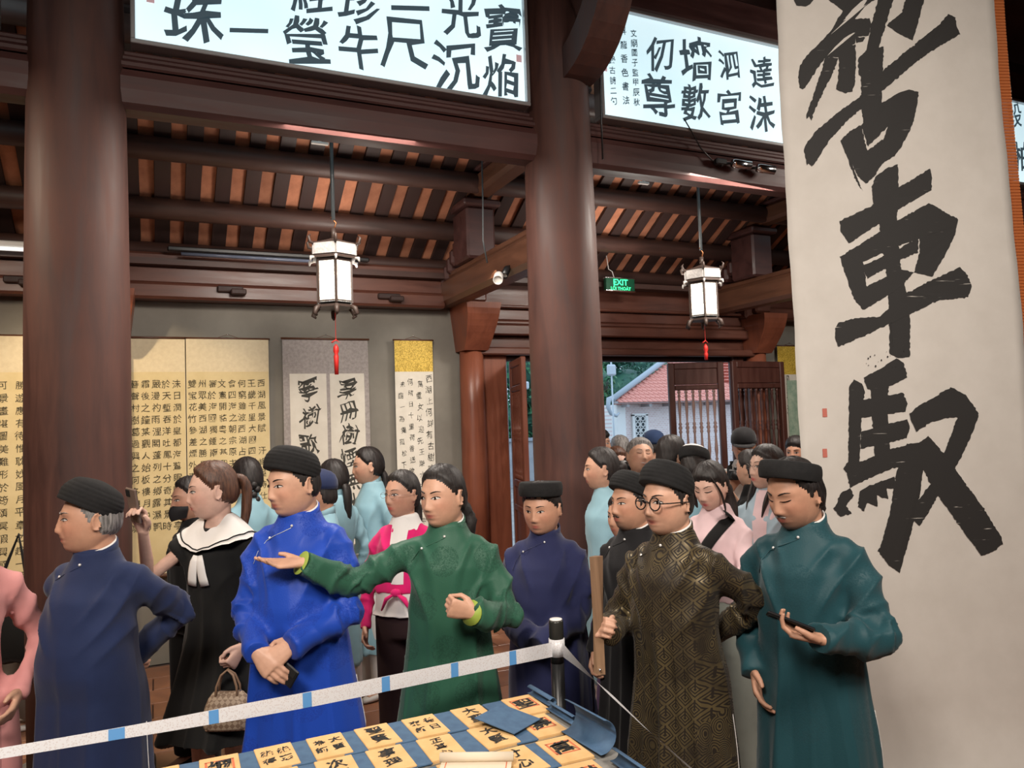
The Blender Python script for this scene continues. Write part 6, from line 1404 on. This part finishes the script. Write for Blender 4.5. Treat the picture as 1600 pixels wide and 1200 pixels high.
def tape(pts, wid, tw, lb, squares):
    P = EYE+(np.array(pts, float)-EYE)*.924; wid = [w*.93 for w in wid]; o0 = P[0].copy(); P = P-o0; k = 40; tt = np.linspace(0, len(P)-1, k); Q = np.stack([np.interp(tt, range(len(P)), P[:, i]) for i in range(3)], 1)
    t_ = empty('barrier_tape', o0); d = Q[-1]-Q[0]; d /= np.linalg.norm(d); up = np.array([0, 0, 1.]); sd = np.cross(d, up); sd /= np.linalg.norm(sd)
    def frame(i): a = np.interp(i/(k-1), np.linspace(0, 1, len(tw)), tw); return up*math.cos(a)+sd*math.sin(a)
    w_ = np.interp(np.linspace(0, 1, k), np.linspace(0, 1, len(wid)), wid)
    V_ = [Q[i]+frame(i)*w_[i]*u/2 for i in range(k) for u in (-1, 1)]; nrm = np.cross(d, up); nrm /= np.linalg.norm(nrm)
    V2 = [v+nrm*.0006 for v in V_]; n2 = len(V_)
    MB().add(V_+V2, [(2*i, 2*i+1, 2*i+3, 2*i+2) for i in range(k-1)]+[(n2+2*i, n2+2*i+2, n2+2*i+3, n2+2*i+1) for i in range(k-1)]).obj('band', TAPE, t_, True)
    L_ = np.linalg.norm(Q[-1]-Q[0])
    for q in squares:
        i = q*(k-1); lo = max(0, q-.016/L_)*(k-1); hi = min(1, q+.016/L_)*(k-1); W4 = []
        for ii in (lo, hi):
            a = int(min(k-2, ii)); fr_ = ii-a; c_ = lerp(Q[a], Q[a+1], fr_)
            for u in (-1, 1): W4.append(c_+frame(ii)*np.interp(ii/(k-1), np.linspace(0, 1, len(wid)), wid)*u/2*.96)
        W4 = [p+sg*nrm*.0014 for sg in (-1, 1) for p in W4]
        MB().add(W4, [(0, 1, 3, 2), (4, 6, 7, 5)]).obj('blue_print', TBLUE, t_)
    tag(t_, lb, 'tape')
tape([(1.482, 2.87, .865), (1.0, 2.868, .853), (.5, 2.84, .85), (0, 2.82, .856), (-.75, 2.79, .875)], (.058, .056, .056, .050, .034, .026), (0, 0, 0, .1, .3, .5), 'white barrier tape with blue squares stretched from the post to the left', [.095, .225, .365, .51, .665, .79, .91])
tape([(1.522, 2.862, .862), (1.44, 2.4, .85), (1.36, 2.03, .852), (1.25, 1.5, .865)], (.058, .04, .016, .020, .034, .045), (0, .5, 1.2, .9, .7, .6), 'white barrier tape running from the post towards the camera, twisted', [])
mb = MB(); mb.tube([(.0, 0, -.03), (0, 0, .035)], .031, 20); o = mb.obj('tape_wrap', TAPE, None, True); o.location = (1.394, 2.665, .937); tag(o, 'white tape wound round the barrier post', 'tape')
# ------------------------------------------------------------------ outdoors
tag(MB().box((10, 22, -.30), (60, 30, .1)).obj('courtyard_ground', noisy('courtyard_paving', (.22, .20, .19), (.32, .29, .27), 2)), kind='structure')
bt = empty('temple_building', (11.75, 18.45, -.25))
def brickm():
    m = mat('lime_washed_brick', (.5, .4, .38), .9); N = NT(m); v = N.coord((1, 1, 1), (R(90), 0, 0)); b = N.n('ShaderNodeTexBrick', ins={'Scale': 4.5, 'Mortar Size': .03}); N.l(v, b.inputs['Vector'])
    b.inputs['Color1'].default_value = (.60, .44, .42, 1); b.inputs['Color2'].default_value = (.68, .54, .52, 1); b.inputs['Mortar'].default_value = (.70, .66, .64, 1); N.l(b.outputs['Color'], N.b.inputs['Base Color']); return m
BW = brickm(); LIME = mat('lime_plaster', (.70, .68, .66), .9); RIDGE = mat('weathered_ridge', (.34, .37, .41), .9)
MB().box((5.6, .9, 1.25), (11.2, 1.8, 2.5)).obj('wall', BW, bt)
MB().box((.14, .0, 1.25), (.30, .3, 2.5), bev=.02).obj('corner_pier', LIME, bt)
RT = noisy('red_roof_tile', (.50, .17, .13), (.66, .26, .20), 16, .85)
rf = empty('roof'); rf.parent = bt
slab = MB().add([(-.32, -.45, 2.56), (12, -.45, 2.56), (12, 3.55, 4.88), (6.1, 3.55, 4.88), (4.9, 7.5, 2.56), (-.32, -.45, 2.50), (12, -.45, 2.50)], [(0, 1, 2, 3), (0, 3, 4), (0, 5, 6, 1)]); slab.obj('roof_slab', RT, rf)
tilem = MB().box((0, 0, 0), (.15, .26, .03), bev=.01).mesh(); tilem.materials.append(RT); sa = math.atan2(2.32, 4.0); cnt = 0; allt = MB()
for r_ in range(20):
    for c_ in range(60):
        x = -.25+c_*.165+(.08 if r_ % 2 else 0); y = -.40+r_*.22*math.cos(sa); z = 2.56+r_*.22*math.sin(sa)+.045
        if x < -.32+(y+.45)*1.6+.05: continue
        if cnt < 290 and x < 4.4: o = link('roof_tile', tilem, rf); o.location = (x, y, z); o.rotation_euler = (sa-.08, 0, 0); cnt += 1
        else: allt.box((x, y, z), (.15, .26, .03), rx=-(sa-.08))
o = allt.obj('roof_tile', RT, rf); o['kind'] = 'stuff'
MB().tube([(-.36, -.5, 2.64), (2.8, 1.5, 3.84), (6.1, 3.55, 4.98)], [.085, .09, .10], 8).obj('hip_ridge', RIDGE, bt, True)
MB().tube([(6.1, 3.55, 4.98), (12, 3.55, 4.98)], .14, 8).obj('top_ridge', RIDGE, bt, True)
MB().tube([(-.36, -.5, 2.66), (-.55, -.62, 2.64), (-.62, -.68, 2.42), (-.52, -.66, 2.24), (-.32, -.62, 2.18), (-.22, -.6, 2.26)], [.08, .07, .06, .05, .045, .025], 8).obj('curled_finial', RIDGE, bt, True)
for k in range(12): MB().box((.2+k*.75, -.22, 2.46), (.09, .42, .09)).obj('rafter_end', mat('grey_timber', (.34, .31, .31), .8), bt)
MB().box((5.8, -.45, 2.55), (12.2, .06, .07)).obj('eave_board', MATS['grey_timber'], bt)
wf = MB(); [wf.box(c, d) for c, d in (((.60, -.03, 1.6), (.07, .08, 1.2)), ((1.06, -.03, 1.6), (.07, .08, 1.2)), ((.83, -.03, 2.2), (.53, .08, .07)), ((.83, -.03, 1.0), (.53, .08, .07)))]
w0 = wf.obj('window_frame', LIME, bt); MB().box((.83, -.005, 1.6), (.42, .02, 1.15)).obj('pane', mat('dark_opening', (.05, .07, .08), .6), w0)
for r_ in range(7):
    for c_ in range(2):
        MB().lathe([(.055, -.02), (.075, -.02), (.075, .02), (.055, .02)], n=12, cap=False).xf(Matrix.Translation((.74+c_*.18, -.05, 2.08-r_*.165)) @ Matrix.Rotation(R(90), 4, 'X')).obj('lattice_ring', LIME, w0)
for x_ in (.65, .83, 1.01): MB().box((x_, -.05, 1.6), (.018, .03, 1.15)).obj('lattice_bar', LIME, w0)
tag(bt, 'small temple building with red tiled roof and latticed window, seen through the doorway', 'building')
t = empty('garden_wall', (8.5, 23, -.25)); MB().box((2, 0, .75), (14, .3, 1.5)).obj('wall', noisy('grey_wall', (.33, .34, .36), (.44, .44, .46), 3), t); MB().box((2, 0, 1.53), (14.2, .45, .1)).obj('coping', RIDGE, t); tag(t, 'grey garden wall with coping beyond the doorway, left of the temple building', 'wall')
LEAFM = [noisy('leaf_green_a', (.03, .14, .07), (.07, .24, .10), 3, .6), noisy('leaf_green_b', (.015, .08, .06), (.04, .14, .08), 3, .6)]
def tree(x, y, z, R_, n, lb, mt, seed):
    rr = np.random.RandomState(seed); t = empty('tree', (x, y, -.25)); MB().tube([(0, 0, 0), (.1, 0, z*.5), (-.1, .1, z)], [.22, .17, .10], 10).obj('trunk', mat('bark', (.10, .075, .06), .9), t, True)
    cs = rr.normal(size=(9, 3))*np.array([R_*.5, R_*.4, R_*.40])+np.array([0, 0, z]); core = MB()
    for c in cs: core.sphere(c, R_*.42*np.array([1, 1, .8]), 10, 7)
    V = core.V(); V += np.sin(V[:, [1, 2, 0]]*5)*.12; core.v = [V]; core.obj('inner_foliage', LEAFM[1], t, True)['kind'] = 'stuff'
    ci = cs[rr.randint(0, 9, n)]; dr = rr.normal(size=(n, 3)); dr /= np.linalg.norm(dr, axis=1)[:, None]; P = ci+dr*R_*rr.uniform(.36, .56, (n, 1)); a = rr.normal(size=(n, 3)); a /= np.linalg.norm(a, axis=1)[:, None]; b = np.cross(a, dr); b /= np.linalg.norm(b, axis=1)[:, None]+1e-6; sz = rr.uniform(.07, .14, (n, 1))
    Vv = np.stack([P-a*sz, P+b*sz*.5, P+a*sz, P-b*sz*.5], 1).reshape(-1, 3)
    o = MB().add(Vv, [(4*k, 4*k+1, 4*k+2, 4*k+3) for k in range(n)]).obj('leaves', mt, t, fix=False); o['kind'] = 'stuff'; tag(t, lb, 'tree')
tree(11.9, 24.8, 3.0, 2.4, 7000, 'light green leafy tree beyond the garden wall, left of the temple roof', LEAFM[0], 1)
tree(17.5, 30, 4.6, 3.4, 6000, 'dark green tree rising behind the temple roof', LEAFM[1], 2)
tree(6.2, 26, 3.6, 2.6, 6000, 'green tree seen in the narrow gap left of the middle pillar', LEAFM[0], 3)
tree(24.5, 31, 4.5, 3.6, 4000, 'dark tree far right behind the temple roof', LEAFM[1], 4)
tree(13.0, 34, 5.6, 3.6, 4000, 'tall dark tree farthest behind the garden wall', LEAFM[1], 5)
t = empty('lamp_post', (11.05, 17.4, -.25)); MB().tube([(0, 0, 0), (0, 0, 4.0)], .022, 8).obj('pole', mat('pale_pole', (.45, .48, .52), .6), t, True); MB().box((0, 0, 3.4), (.26, .12, .30), bev=.04).obj('lamp_head', MATS['pale_pole'], t); tag(t, 'pale lamp post standing in the courtyard left of the temple building', 'lamp post')
t = empty('lamp_post', (8.76, 18.0, -.25)); MB().tube([(0, 0, 0), (0, 0, 3.0)], .03, 8).obj('pole', MATS['pale_pole'], t, True); MB().box((0, 0, 3.05), (.22, .12, .2), bev=.03).obj('lamp_head', MATS['pale_pole'], t); tag(t, 'pale post seen in the narrow gap left of the middle pillar', 'lamp post')

# ------------------------------------------------------------------ groups of things that repeat
GR_ = dict(wall_scroll='calligraphy scrolls on the back wall', hanging_lantern='hexagonal lanterns', tassel='lantern tassels', lit_panel='backlit calligraphy panels', pillar='thick round pillars', outer_column='slim outer columns',
           tie_beam='tie beams under the lit panels', cross_beam='cross beams', upper_beam='upper beams above the lit panels', peg_block='peg blocks on the wall beam', spotlight='small spotlights', curled_blue_cover='curled blue covers on the table edge', tree='trees beyond the doorway',
           smartphone='phones held by the visitors', person='visitors', barrier_tape='barrier tapes', tube_light='tube lights', curved_bracket='curved bracket arms', cable='cables', photo_camera='cameras', lamp_post='lamp posts', ceiling_sensor='ceiling fittings')
for o in SC.objects:
    if o.parent is None and o.get('label') and not o.get('group') and o.name.split('.')[0] in GR_: o['group'] = GR_[o.name.split('.')[0]]
